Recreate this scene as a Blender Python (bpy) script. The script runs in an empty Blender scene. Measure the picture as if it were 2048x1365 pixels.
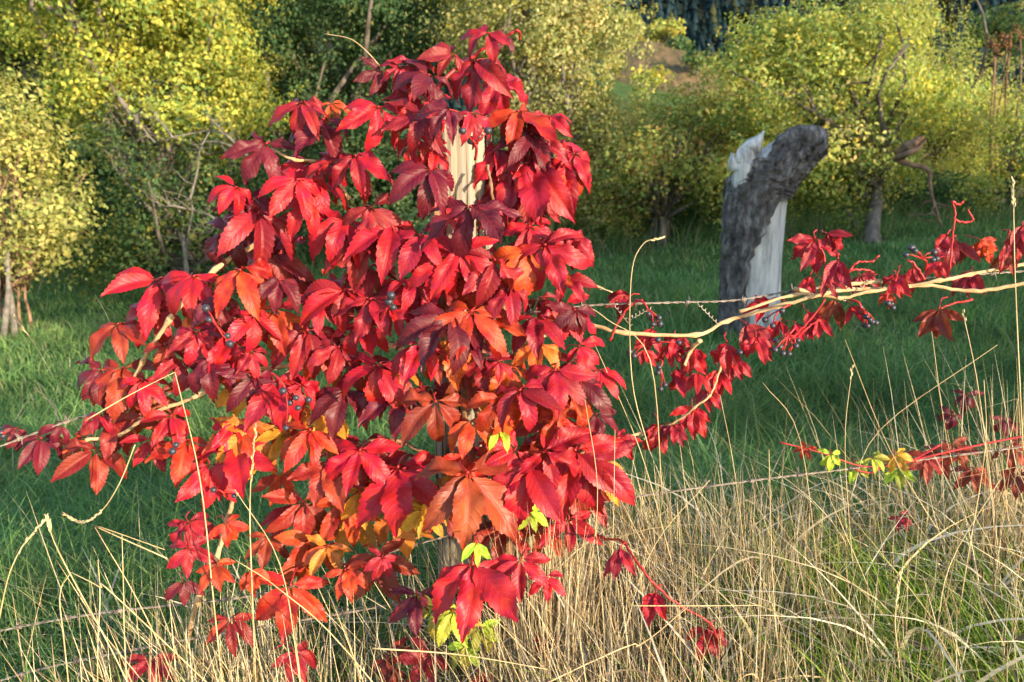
import bpy, math, random
import numpy as np
from mathutils import Vector, Matrix

random.seed(7)
rng = np.random.default_rng(11)
R_ = math.radians
scene = bpy.context.scene
col = scene.collection

# ------------------------------------------------------------------ camera, sky, sun, exposure
FPX = 1650.0                      # focal length in pixels of the 2048 px wide photograph
ZC = 1.5
PITCH = math.atan((682.5 - 285.0) / FPX)
cam_d = bpy.data.cameras.new('camera')
cam_d.sensor_width = 36.0
cam_d.lens = 36.0 * FPX / 2048.0
cam_d.clip_start = 0.02
cam_d.clip_end = 3000.0
cam_d.dof.use_dof = True
cam_d.dof.focus_distance = 1.45
cam_d.dof.aperture_fstop = 7.0
cam = bpy.data.objects.new('camera', cam_d)
cam.location = (0, 0, ZC)
cam.rotation_euler = (math.pi / 2 - PITCH, 0, 0)
col.objects.link(cam)
scene.camera = cam

SUN_AZ = R_(45.0)                 # to the right of straight behind the camera
SUN_EL = R_(14.0)
S_H = Vector((math.sin(SUN_AZ), -math.cos(SUN_AZ), 0))
SUN_DIR = Vector((S_H.x * math.cos(SUN_EL), S_H.y * math.cos(SUN_EL), math.sin(SUN_EL)))
world = bpy.data.worlds.new('World')
scene.world = world
world.use_nodes = True
wn = world.node_tree
for n in list(wn.nodes):
    wn.nodes.remove(n)
sky_n = wn.nodes.new('ShaderNodeTexSky')
sky_n.sky_type = 'NISHITA'
sky_n.sun_disc = False
sky_n.sun_elevation = SUN_EL
sky_n.sun_rotation = math.atan2(SUN_DIR.x, SUN_DIR.y)
sky_n.air_density = 1.0
sky_n.dust_density = 0.8
bg = wn.nodes.new('ShaderNodeBackground')
bg.inputs['Strength'].default_value = 0.15
wo = wn.nodes.new('ShaderNodeOutputWorld')
wn.links.new(sky_n.outputs[0], bg.inputs['Color'])
wn.links.new(bg.outputs[0], wo.inputs['Surface'])
sun_d = bpy.data.lights.new('sun', 'SUN')
sun_d.energy = 3.3
sun_d.angle = R_(0.5)
sun_d.color = (1.0, 0.80, 0.55)
sun = bpy.data.objects.new('sun', sun_d)
sun.rotation_euler = SUN_DIR.to_track_quat('Z', 'Y').to_euler()
sun.location = (8, -8, 6)
col.objects.link(sun)
scene.view_settings.view_transform = 'Standard'
scene.view_settings.look = 'None'
scene.view_settings.exposure = 1.7
scene.view_settings.gamma = 1.0
scene.render.resolution_x = 1024
scene.render.resolution_y = 682
scene.render.engine = 'CYCLES'
scene.cycles.max_bounces = 4
scene.cycles.diffuse_bounces = 2
scene.cycles.glossy_bounces = 1
scene.cycles.transmission_bounces = 2
scene.cycles.transparent_max_bounces = 4

# ------------------------------------------------------------------ helpers
CP, SP = math.cos(PITCH), math.sin(PITCH)
CAM = Vector((0, 0, ZC))
FW, UPV, RT = Vector((0, CP, -SP)), Vector((0, SP, CP)), Vector((1, 0, 0))


def at(px, py, Y):
    """world point at world depth Y that the photograph shows near (px, py)"""
    d = FW + RT * ((px - 1024.0) / FPX) + UPV * ((682.5 - py) / FPX)
    return CAM + d * (Y / d.y)


def mpp(p):
    """metres per photograph pixel at a point"""
    return (Vector(p) - CAM).dot(FW) / FPX


def tag(o, label=None, cat=None, group=None, kind=None):
    if label: o['label'] = label
    if cat: o['category'] = cat
    if group: o['group'] = group
    if kind: o['kind'] = kind
    return o


def empty(name, loc):
    o = bpy.data.objects.new(name, None)
    o.empty_display_size = 0.05
    o.location = loc
    col.objects.link(o)
    return o


def link(name, me, parent=None, loc=None):
    o = bpy.data.objects.new(name, me)
    col.objects.link(o)
    if parent is not None:
        o.parent = parent
        o.location = -Vector(parent.location) if loc is None else loc
    elif loc is not None:
        o.location = loc
    return o


def arr_mesh(name, V, F, mat, colr=None, smooth=False):
    """mesh from numpy arrays: V (n,3), F (m,k) with k = 3 or 4"""
    V = np.asarray(V, np.float32); F = np.asarray(F, np.int32)
    me = bpy.data.meshes.new(name)
    me.vertices.add(len(V)); me.vertices.foreach_set('co', V.ravel())
    k = F.shape[1]
    me.loops.add(F.size); me.loops.foreach_set('vertex_index', F.ravel())
    me.polygons.add(len(F))
    me.polygons.foreach_set('loop_start', np.arange(0, F.size, k, dtype=np.int32))
    try:
        me.polygons.foreach_set('loop_total', np.full(len(F), k, np.int32))
    except Exception:
        pass
    if smooth:
        me.polygons.foreach_set('use_smooth', np.ones(len(F), bool))
    me.update(calc_edges=True)
    if colr is not None:
        a = me.color_attributes.new('Col', 'FLOAT_COLOR', 'POINT')
        c4 = np.ones((len(V), 4), np.float32); c4[:, :3] = colr
        a.data.foreach_set('color', c4.ravel())
    if mat: me.materials.append(mat)
    return me


class MB:
    """collects tubes and pieces into one mesh"""
    def __init__(self):
        self.V, self.F, self.C, self.n = [], [], [], 0

    def add(self, V, F, c=(1, 1, 1)):
        V = np.asarray(V, float)
        self.V.append(V); self.F.append(np.asarray(F, int) + self.n)
        cc = np.empty((len(V), 3)); cc[:] = c
        self.C.append(cc); self.n += len(V)

    def tube(self, pts, radii, sides=5, c=(1, 1, 1), cap=True, jit=0.0):
        P = np.array([list(p) for p in pts], float)
        n = len(P)
        if np.isscalar(radii): radii = [radii] * n
        T = np.gradient(P, axis=0)
        T /= np.maximum(np.linalg.norm(T, axis=1, keepdims=True), 1e-9)
        ref = np.array([0., 0., 1.]) if abs(T[0][2]) < 0.9 else np.array([1., 0., 0.])
        V = []
        A = np.cross(T[0], ref); A /= np.linalg.norm(A)
        for i in range(n):
            A = A - T[i] * A.dot(T[i]); A /= max(np.linalg.norm(A), 1e-9)
            B = np.cross(T[i], A)
            for k in range(sides):
                a = 2 * math.pi * k / sides
                r = radii[i] * (1 + (random.uniform(-jit, jit) if jit else 0))
                V.append(P[i] + (A * math.cos(a) + B * math.sin(a)) * r)
        F = []
        for i in range(n - 1):
            for k in range(sides):
                k2 = (k + 1) % sides
                F.append((i * sides + k, i * sides + k2, (i + 1) * sides + k2, (i + 1) * sides + k))
        if cap:
            V.append(P[-1]); V.append(P[0])
            e, s = len(V) - 2, len(V) - 1
            for k in range(sides):
                k2 = (k + 1) % sides
                F.append(((n - 1) * sides + k, (n - 1) * sides + k2, e, e))
                F.append((k2, k, s, s))
        self.add(V, F, c)

    def ball(self, c, r, seg=8, rings=5, sq=1.0, colr=(1, 1, 1)):
        V = []; F = []
        for i in range(rings + 1):
            ph = math.pi * i / rings
            for k in range(seg):
                a = 2 * math.pi * k / seg
                V.append((c[0] + r * math.sin(ph) * math.cos(a), c[1] + r * math.sin(ph) * math.sin(a), c[2] + r * sq * math.cos(ph)))
        for i in range(rings):
            for k in range(seg):
                k2 = (k + 1) % seg
                F.append((i * seg + k, (i + 1) * seg + k, (i + 1) * seg + k2, i * seg + k2))
        self.add(V, F, colr)

    def mesh(self, name, mat, smooth=True, colr=False):
        V = np.concatenate(self.V); F = np.concatenate(self.F)
        me = bpy.data.meshes.new(name)
        me.from_pydata(V.tolist(), [], [tuple(f[:3]) if f[2] == f[3] else tuple(f) for f in F.tolist()])
        if smooth:
            me.polygons.foreach_set('use_smooth', np.ones(len(me.polygons), bool))
        if colr:
            a = me.color_attributes.new('Col', 'FLOAT_COLOR', 'POINT')
            c4 = np.ones((len(V), 4), np.float32); c4[:, :3] = np.concatenate(self.C)
            a.data.foreach_set('color', c4.ravel())
        me.materials.append(mat)
        return me

    def build(self, name, mat, parent=None, smooth=True, colr=False):
        return link(name, self.mesh(name, mat, smooth, colr), parent)


def smooth_path(pts, n=8):
    """Catmull-Rom through points"""
    P = [Vector(p) for p in pts]
    P = [P[0] * 2 - P[1]] + P + [P[-1] * 2 - P[-2]]
    out = []
    for i in range(1, len(P) - 2):
        for k in range(n):
            t = k / n
            a, b, c, d = P[i - 1], P[i], P[i + 1], P[i + 2]
            out.append(0.5 * ((2 * b) + (c - a) * t + (2 * a - 5 * b + 4 * c - d) * t * t + (3 * b - a - 3 * c + d) * t ** 3))
    out.append(P[-2])
    return out


# ------------------------------------------------------------------ materials
def new_mat(name):
    m = bpy.data.materials.new(name); m.use_nodes = True
    nt = m.node_tree
    for n in list(nt.nodes): nt.nodes.remove(n)
    out = nt.nodes.new('ShaderNodeOutputMaterial')
    return m, nt, out


def N(nt, t, **kw):
    n = nt.nodes.new(t)
    for k, v in kw.items(): setattr(n, k, v)
    return n


def leafy(name, src, trans=0.35, rough=0.5, spec=0.3, tint=(1, 1, 1), tmul=1.0):
    """two-sided thin-leaf shader; src: 'attr' (colour attribute)"""
    m, nt, out = new_mat(name)
    a = N(nt, 'ShaderNodeAttribute'); a.attribute_name = 'Col'
    if spec > 0:
        p = N(nt, 'ShaderNodeBsdfPrincipled')
        p.inputs['Roughness'].default_value = rough
        p.inputs['Specular IOR Level'].default_value = spec
        nt.links.new(a.outputs['Color'], p.inputs['Base Color'])
    else:
        p = N(nt, 'ShaderNodeBsdfDiffuse')
        nt.links.new(a.outputs['Color'], p.inputs['Color'])
    if trans <= 0:
        nt.links.new(p.outputs[0], out.inputs['Surface'])
        return m
    tr = N(nt, 'ShaderNodeBsdfTranslucent')
    mul = N(nt, 'ShaderNodeMix', data_type='RGBA', blend_type='MULTIPLY')
    mul.inputs['Factor'].default_value = 1.0
    nt.links.new(a.outputs['Color'], mul.inputs['A'])
    mul.inputs['B'].default_value = (tint[0] * tmul, tint[1] * tmul, tint[2] * tmul, 1)
    nt.links.new(mul.outputs['Result'], tr.inputs['Color'])
    mx = N(nt, 'ShaderNodeMixShader'); mx.inputs['Fac'].default_value = trans
    nt.links.new(p.outputs[0], mx.inputs[1]); nt.links.new(tr.outputs[0], mx.inputs[2])
    nt.links.new(mx.outputs[0], out.inputs['Surface'])
    return m


def noisy(name, c1, c2, scale=8.0, detail=6.0, rough=0.85, bump=0.3, bdist=0.01, stretch=(1, 1, 1), c3=None, lo=0.35, hi=0.65, spec=0.2, coord='Object'):
    m, nt, out = new_mat(name)
    tc = N(nt, 'ShaderNodeTexCoord'); mp = N(nt, 'ShaderNodeMapping')
    mp.inputs['Scale'].default_value = stretch
    nt.links.new(tc.outputs[coord], mp.inputs['Vector'])
    nz = N(nt, 'ShaderNodeTexNoise'); nz.inputs['Scale'].default_value = scale
    nz.inputs['Detail'].default_value = detail; nz.inputs['Roughness'].default_value = 0.65
    nt.links.new(mp.outputs[0], nz.inputs['Vector'])
    cr = N(nt, 'ShaderNodeValToRGB')
    cr.color_ramp.elements[0].position = lo; cr.color_ramp.elements[0].color = (*c1, 1)
    cr.color_ramp.elements[1].position = hi; cr.color_ramp.elements[1].color = (*c2, 1)
    if c3:
        e = cr.color_ramp.elements.new((lo + hi) / 2); e.color = (*c3, 1)
    nt.links.new(nz.outputs['Fac'], cr.inputs['Fac'])
    p = N(nt, 'ShaderNodeBsdfPrincipled')
    p.inputs['Roughness'].default_value = rough
    p.inputs['Specular IOR Level'].default_value = spec
    nt.links.new(cr.outputs['Color'], p.inputs['Base Color'])
    b = N(nt, 'ShaderNodeBump'); b.inputs['Strength'].default_value = bump; b.inputs['Distance'].default_value = bdist
    nt.links.new(nz.outputs['Fac'], b.inputs['Height']); nt.links.new(b.outputs[0], p.inputs['Normal'])
    nt.links.new(p.outputs[0], out.inputs['Surface'])
    return m


def creeper_leaf_material():
    m, nt, out = new_mat('creeper_leaf')
    L = nt.links.new
    oi = N(nt, 'ShaderNodeObjectInfo')
    uv = N(nt, 'ShaderNodeUVMap'); uv.uv_map = 'UVMap'
    sep = N(nt, 'ShaderNodeSeparateXYZ'); L(uv.outputs[0], sep.inputs[0])

    def math_(op, a, b=None, c=None):
        n = N(nt, 'ShaderNodeMath', operation=op)
        for i, v in enumerate((a, b, c)):
            if v is None: continue
            if isinstance(v, (int, float)): n.inputs[i].default_value = v
            else: L(v, n.inputs[i])
        return n.outputs[0]
    u, v = sep.outputs['X'], sep.outputs['Y']          # u along the midrib 0..1, v across in units of half width
    av = math_('ABSOLUTE', math_('SUBTRACT', v, 0.5))
    # side veins sweep towards the tip
    ph = math_('FRACT', math_('MULTIPLY', math_('SUBTRACT', u, math_('MULTIPLY', av, 0.42)), 9.0))
    tri = math_('ABSOLUTE', math_('SUBTRACT', ph, 0.5))           # 0 at the vein, .5 between
    vein = math_('SMOOTH_MIN', math_('MULTIPLY', tri, 5.0), 1.0, 0.3)
    mid = math_('SMOOTH_MIN', math_('MULTIPLY', av, 26.0), 1.0, 0.3)
    vm = math_('MULTIPLY', vein, mid)                              # 1 in the blade, 0 on veins
    tc = N(nt, 'ShaderNodeTexCoord')
    add = N(nt, 'ShaderNodeVectorMath', operation='ADD')
    L(tc.outputs['Object'], add.inputs[0]); 
    rv = N(nt, 'ShaderNodeCombineXYZ'); L(math_('MULTIPLY', oi.outputs['Random'], 57.0), rv.inputs[0]); L(rv.outputs[0], add.inputs[1])
    nz = N(nt, 'ShaderNodeTexNoise'); nz.inputs['Scale'].default_value = 3.6; nz.inputs['Detail'].default_value = 6.0; nz.inputs['Roughness'].default_value = 0.6
    L(add.outputs[0], nz.inputs['Vector'])
    nf = N(nt, 'ShaderNodeTexNoise'); nf.inputs['Scale'].default_value = 26.0; nf.inputs['Detail'].default_value = 4.0
    L(add.outputs[0], nf.inputs['Vector'])
    # broad colour drift on the leaf: towards orange or towards burgundy
    hsv = N(nt, 'ShaderNodeHueSaturation')
    hue = math_('ADD', math_('MULTIPLY', math_('SUBTRACT', nz.outputs['Fac'], 0.5), 0.055), 0.498)
    L(hue, hsv.inputs['Hue']); 
    val = math_('ADD', 0.42, math_('MULTIPLY', nz.outputs['Fac'], 0.85))
    val = math_('ADD', val, math_('MULTIPLY', nf.outputs['Fac'], 0.22))
    L(val, hsv.inputs['Value']); L(oi.outputs['Color'], hsv.inputs['Color'])
    # veins slightly paler
    mxv = N(nt, 'ShaderNodeMix', data_type='RGBA', blend_type='MIX')
    L(math_('MULTIPLY', math_('SUBTRACT', 1.0, vm), 0.13), mxv.inputs['Factor'])
    L(hsv.outputs['Color'], mxv.inputs['A']); mxv.inputs['B'].default_value = (0.50, 0.06, 0.05, 1)
    # dry brown spots and margins
    edge = math_('ADD', math_('MULTIPLY', av, 1.0), math_('MULTIPLY', u, 0.35))
    spot = math_('GREATER_THAN', math_('ADD', math_('MULTIPLY', edge, 0.45), math_('MULTIPLY', nf.outputs['Fac'], 1.0)), 0.96)
    mxs = N(nt, 'ShaderNodeMix', data_type='RGBA', blend_type='MIX')
    L(math_('MULTIPLY', spot, 0.7), mxs.inputs['Factor'])
    L(mxv.outputs['Result'], mxs.inputs['A']); mxs.inputs['B'].default_value = (0.10, 0.03, 0.02, 1)
    p = N(nt, 'ShaderNodeBsdfPrincipled')
    L(mxs.outputs['Result'], p.inputs['Base Color'])
    p.inputs['Specular IOR Level'].default_value = 0.42
    L(math_('ADD', 0.30, math_('MULTIPLY', nz.outputs['Fac'], 0.42)), p.inputs['Roughness'])
    h = math_('ADD', math_('MULTIPLY', vm, 0.6), math_('MULTIPLY', nf.outputs['Fac'], 0.55))
    b = N(nt, 'ShaderNodeBump'); b.inputs['Strength'].default_value = 0.35; b.inputs['Distance'].default_value = 0.0016
    L(h, b.inputs['Height']); L(b.outputs[0], p.inputs['Normal'])
    tr = N(nt, 'ShaderNodeBsdfTranslucent')
    h2 = N(nt, 'ShaderNodeHueSaturation'); h2.inputs['Hue'].default_value = 0.515; h2.inputs['Value'].default_value = 1.25
    L(mxs.outputs['Result'], h2.inputs['Color']); L(h2.outputs[0], tr.inputs['Color'])
    mx = N(nt, 'ShaderNodeMixShader'); mx.inputs['Fac'].default_value = 0.20
    L(p.outputs[0], mx.inputs[1]); L(tr.outputs[0], mx.inputs[2]); L(mx.outputs[0], out.inputs['Surface'])
    return m


M = {}
M['leaf'] = creeper_leaf_material()
M['petiole'] = noisy('petiole_red', (0.30, 0.015, 0.02), (0.5, 0.03, 0.03), 20, rough=0.45, bump=0.1, spec=0.4)
M['cane'] = noisy('creeper_cane', (0.36, 0.22, 0.11), (0.62, 0.43, 0.24), 30, rough=0.7, bump=0.4, bdist=0.002, c3=(0.52, 0.34, 0.18))
M['old_cane'] = noisy('old_creeper_stem', (0.10, 0.05, 0.03), (0.30, 0.17, 0.10), 40, rough=0.8, bump=0.6, bdist=0.003)
M['tendril'] = noisy('dry_tendril', (0.35, 0.28, 0.2), (0.62, 0.55, 0.45), 40, rough=0.8, bump=0.1)
M['berry'] = noisy('berry_blue_black', (0.010, 0.011, 0.020), (0.09, 0.10, 0.13), 14, rough=0.42, bump=0.05, lo=0.42, hi=0.72, spec=0.5)
M['wire'] = noisy('galvanised_wire', (0.10, 0.075, 0.06), (0.36, 0.30, 0.25), 60, rough=0.45, bump=0.2, bdist=0.001, spec=0.5)
M['grass'] = leafy('green_grass', 'attr', 0.32, 0.5, 0, (1.1, 1.15, 0.5), 1.15)
M['straw'] = leafy('dry_straw', 'attr', 0.15, 0.42, 0.45, (1.1, 1.0, 0.7), 1.0)
M['foliage'] = leafy('tree_foliage', 'attr', 0.45, 0.5, 0, (1.2, 1.1, 0.45), 1.2)
M['bark'] = noisy('tree_bark', (0.05, 0.042, 0.035), (0.19, 0.165, 0.14), 9, rough=0.9, bump=0.8, bdist=0.02, stretch=(1, 1, 0.35))
M['twig'] = noisy('grey_twigs', (0.10, 0.09, 0.08), (0.26, 0.23, 0.20), 12, rough=0.9, bump=0.2)
M['pale_limb'] = noisy('pale_limb', (0.07, 0.045, 0.03), (0.34, 0.21, 0.14), 9, rough=0.9, bump=0.3)


def stump_bark_mat():
    m = noisy('snag_bark', (0.03, 0.027, 0.027), (0.44, 0.41, 0.40), 20, detail=10, rough=0.95, bump=1.0, bdist=0.04, stretch=(1, 1, 0.4), c3=(0.145, 0.13, 0.125), lo=0.3, hi=0.74, spec=0.1)
    return m
M['snag_bark'] = stump_bark_mat()
M['snag_wood'] = noisy('snag_bare_wood', (0.18, 0.17, 0.16), (0.72, 0.70, 0.67), 7, detail=10, rough=0.8, bump=0.6, bdist=0.012, stretch=(3.2, 3.2, 0.45), c3=(0.52, 0.50, 0.48), lo=0.3, hi=0.7)


def post_mat():
    m, nt, out = new_mat('weathered_post')
    L = nt.links.new
    tc = N(nt, 'ShaderNodeTexCoord'); mp = N(nt, 'ShaderNodeMapping')
    mp.inputs['Scale'].default_value = (60, 60, 2.2); L(tc.outputs['Object'], mp.inputs['Vector'])
    n1 = N(nt, 'ShaderNodeTexNoise'); n1.inputs['Scale'].default_value = 1.6; n1.inputs['Detail'].default_value = 6
    L(mp.outputs[0], n1.inputs['Vector'])
    cr = N(nt, 'ShaderNodeValToRGB')
    e = cr.color_ramp.elements
    e[0].position = 0.40; e[0].color = (0.025, 0.022, 0.02, 1)
    e[1].position = 0.46; e[1].color = (0.26, 0.22, 0.16, 1)
    x = e.new(0.54); x.color = (0.33, 0.29, 0.23, 1)
    x = e.new(0.66); x.color = (0.28, 0.26, 0.23, 1)
    L(n1.outputs['Fac'], cr.inputs['Fac'])
    p = N(nt, 'ShaderNodeBsdfPrincipled'); p.inputs['Roughness'].default_value = 0.85
    p.inputs['Specular IOR Level'].default_value = 0.15
    L(cr.outputs['Color'], p.inputs['Base Color'])
    b = N(nt, 'ShaderNodeBump'); b.inputs['Strength'].default_value = 0.9; b.inputs['Distance'].default_value = 0.004
    L(n1.outputs['Fac'], b.inputs['Height']); L(b.outputs[0], p.inputs['Normal']); L(p.outputs[0], out.inputs['Surface'])
    return m
M['post'] = post_mat()


def ground_mat():
    m, nt, out = new_mat('meadow_ground')
    L = nt.links.new
    tc = N(nt, 'ShaderNodeTexCoord')
    n1 = N(nt, 'ShaderNodeTexNoise'); n1.inputs['Scale'].default_value = 1.1; n1.inputs['Detail'].default_value = 8
    n2 = N(nt, 'ShaderNodeTexNoise'); n2.inputs['Scale'].default_value = 38; n2.inputs['Detail'].default_value = 6
    L(tc.outputs['Object'], n1.inputs['Vector']); L(tc.outputs['Object'], n2.inputs['Vector'])
    cr = N(nt, 'ShaderNodeValToRGB'); e = cr.color_ramp.elements
    e[0].position = 0.3; e[0].color = (0.05, 0.095, 0.03, 1); e[1].position = 0.7; e[1].color = (0.11, 0.19, 0.06, 1)
    L(n1.outputs['Fac'], cr.inputs['Fac'])
    mx = N(nt, 'ShaderNodeMix', data_type='RGBA', blend_type='MULTIPLY'); mx.inputs['Factor'].default_value = 0.75
    L(cr.outputs['Color'], mx.inputs['A'])
    c2 = N(nt, 'ShaderNodeValToRGB'); e = c2.color_ramp.elements
    e[0].position = 0.3; e[0].color = (0.35, 0.32, 0.3, 1); e[1].position = 0.7; e[1].color = (1.3, 1.25, 1.0, 1)
    L(n2.outputs['Fac'], c2.inputs['Fac']); L(c2.outputs['Color'], mx.inputs['B'])
    p = N(nt, 'ShaderNodeBsdfPrincipled'); p.inputs['Roughness'].default_value = 0.95; p.inputs['Specular IOR Level'].default_value = 0.1
    L(mx.outputs['Result'], p.inputs['Base Color'])
    b = N(nt, 'ShaderNodeBump'); b.inputs['Strength'].default_value = 0.8; b.inputs['Distance'].default_value = 0.03
    L(n2.outputs['Fac'], b.inputs['Height']); L(b.outputs[0], p.inputs['Normal']); L(p.outputs[0], out.inputs['Surface'])
    return m
M['ground'] = ground_mat()
M['soil'] = noisy('bare_red_soil', (0.06, 0.065, 0.025), (0.26, 0.16, 0.09), 1.4, detail=10, rough=0.95, bump=0.8, bdist=0.4, c3=(0.14, 0.10, 0.05), lo=0.36, hi=0.7, stretch=(1.3, 0.5, 1))
M['hill'] = noisy('wooded_hill_floor', (0.008, 0.012, 0.007), (0.02, 0.028, 0.014), 0.05, detail=8, rough=1.0, bump=0.4, bdist=1.0)
M['verge_soil'] = noisy('verge_litter', (0.05, 0.035, 0.02), (0.20, 0.14, 0.08), 30, detail=8, rough=0.95, bump=0.8, bdist=0.02)


# ------------------------------------------------------------------ terrain
def sst(a, b, x):
    t = np.clip((x - a) / (b - a), 0, 1)
    return t * t * (3 - 2 * t)


def ground_z(x, y):
    x = np.asarray(x, float); y = np.asarray(y, float)
    z = 0.07 * np.clip(x, -9, 9)
    z = z + 0.42 * (1 - sst(1.55, 3.6, y))                    # verge stands above the meadow
    z = z + 0.035 * np.sin(x * 1.3 + 0.4) * np.sin(y * 0.9 + 1.0) * sst(2.0, 5.0, y)
    z = z + 0.5 * sst(15, 40, y) + 0.055 * np.clip(y - 24, 0, 200)   # gentle rise beyond the orchard
    # steep bank at the end of the meadow
    z = z + 5.0 * np.exp(-(((x - 9) / 9) ** 2 + ((y - 68) / 14) ** 2))
    return z


def gz(x, y):
    return float(ground_z(x, y))


def grid_obj(name, xs, ys, zf, mat, kind='structure'):
    X, Y = np.meshgrid(xs, ys)
    Z = zf(X, Y)
    V = np.stack([X.ravel(), Y.ravel(), Z.ravel()], 1)
    nx, ny = len(xs), len(ys)
    i, j = np.meshgrid(np.arange(nx - 1), np.arange(ny - 1))
    a = (j * nx + i).ravel()
    F = np.stack([a, a + 1, a + nx + 1, a + nx], 1)
    o = link(name, arr_mesh(name, V, F, mat, smooth=True))
    return tag(o, kind=kind)


xs = np.concatenate([np.linspace(-900, -60, 22), np.linspace(-50, -12, 12), np.linspace(-11, 11, 89), np.linspace(12, 50, 12), np.linspace(60, 900, 22)])
ys = np.concatenate([np.linspace(-700, -40, 12), np.linspace(-30, -2, 8), np.linspace(-1.5, 16, 100), np.linspace(18, 60, 20), np.linspace(66, 260, 24), np.linspace(280, 1300, 14)])
g = grid_obj('ground', xs, ys, ground_z, M['ground'])


def hill_z(x, y):
    d = sst(150, 330, y + 0.10 * x)
    z = 62 * d * (1.0 + 0.18 * np.sin(x * 0.011 + 0.6) + 0.0011 * (x - 60))
    z = z + 3 * np.sin(x * 0.05) * np.sin(y * 0.04) * d
    return z + 2.0 + 0.05 * np.clip(y - 24, 0, 130) - 3.5 * (1 - d)
hill = grid_obj('hill', np.linspace(-420, 520, 80), np.linspace(140, 620, 40), hill_z, M['hill'])


def ridge_z(x, y):
    return 112 * np.exp(-(((x - 330) / 120) ** 2 + ((y - 60) / 130) ** 2)) - 6
ridge = grid_obj('shade_ridge', np.linspace(90, 640, 50), np.linspace(-260, 400, 50), ridge_z, M['hill'])  # unseen ridge, added to keep the sun off the far forest


def bank_z(x, y):
    r = ((x - 11.8) / 5.2) ** 2 + ((y - 61) / 7.5) ** 2
    ru = 0.10 * np.sin(x * 1.1 + y * 0.55) + 0.06 * np.sin(x * 2.1 - y * 0.3)
    return ground_z(x, y) + 0.9 * (1 - r) + ru * np.clip(1 - r, 0, 1) + 0.1
bank = grid_obj('bare_earth_bank', np.linspace(4, 21, 60), np.linspace(51, 72, 50), bank_z, M['soil'])


# ------------------------------------------------------------------ foliage clouds and trees
def leaf_cloud(centers, radii, per, size, palette, weights, up=0.15, elong=1.7, clump_var=0.18, seed=0, outw=None):
    r = np.random.default_rng(seed)
    n = len(centers)
    per = np.maximum(3, (np.asarray(per) * np.ones(n)).astype(int))
    idx = np.repeat(np.arange(n), per)
    K = len(idx)
    d = r.normal(size=(K, 3)); d /= np.linalg.norm(d, axis=1, keepdims=True)
    rad = r.random(K) ** 0.45
    P = centers[idx] + d * (rad * radii[idx])[:, None] * np.array([1, 1, 0.85])
    nrm = d * 0.5 + r.normal(size=(K, 3)) * 0.5; nrm[:, 2] += up
    if outw is not None: nrm += outw[idx] * 0.8
    nrm /= np.linalg.norm(nrm, axis=1, keepdims=True)
    t = r.normal(size=(K, 3)); t[:, 2] -= 0.3
    t -= nrm * (t * nrm).sum(1)[:, None]; t /= np.linalg.norm(t, axis=1, keepdims=True)
    b = np.cross(nrm, t)
    s = size * (0.6 + 0.8 * r.random(K))[:, None]
    w = s / elong / 2
    fold = nrm * s * 0.12
    V = np.empty((K, 4, 3))
    V[:, 0] = P; V[:, 1] = P + t * s * 0.5 + b * w + fold; V[:, 2] = P + t * s - fold; V[:, 3] = P + t * s * 0.5 - b * w + fold
    pal = np.array(palette)
    ci = r.choice(len(pal), K, p=np.array(weights) / sum(weights))
    cl = r.choice(len(pal), n, p=np.array(weights) / sum(weights))
    C = pal[ci] * 0.65 + pal[cl[idx]] * 0.35
    C = C * (1 + clump_var * r.normal(size=n)[idx][:, None]) * (1 + 0.15 * r.normal(size=K)[:, None])
    C = np.clip(C, 0.004, 0.9)
    return V.reshape(-1, 3), np.arange(K * 4).reshape(-1, 4), np.repeat(C, 4, axis=0)


def limb_path(a, b, bend=0.15, n=6, sag=0.0):
    a, b = Vector(a), Vector(b)
    L = (b - a).length
    off = Vector((random.uniform(-1, 1), random.uniform(-1, 1), random.uniform(-0.3, 0.8))) * L * bend
    off2 = Vector((random.uniform(-1, 1), random.uniform(-1, 1), random.uniform(-0.5, 0.5))) * L * bend * 0.6
    return [a.lerp(b, k / n) + off * math.sin(math.pi * k / n) + off2 * math.sin(2 * math.pi * k / n) + Vector((0, 0, -sag * L * (k / n) ** 2)) for k in range(n + 1)]


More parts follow.
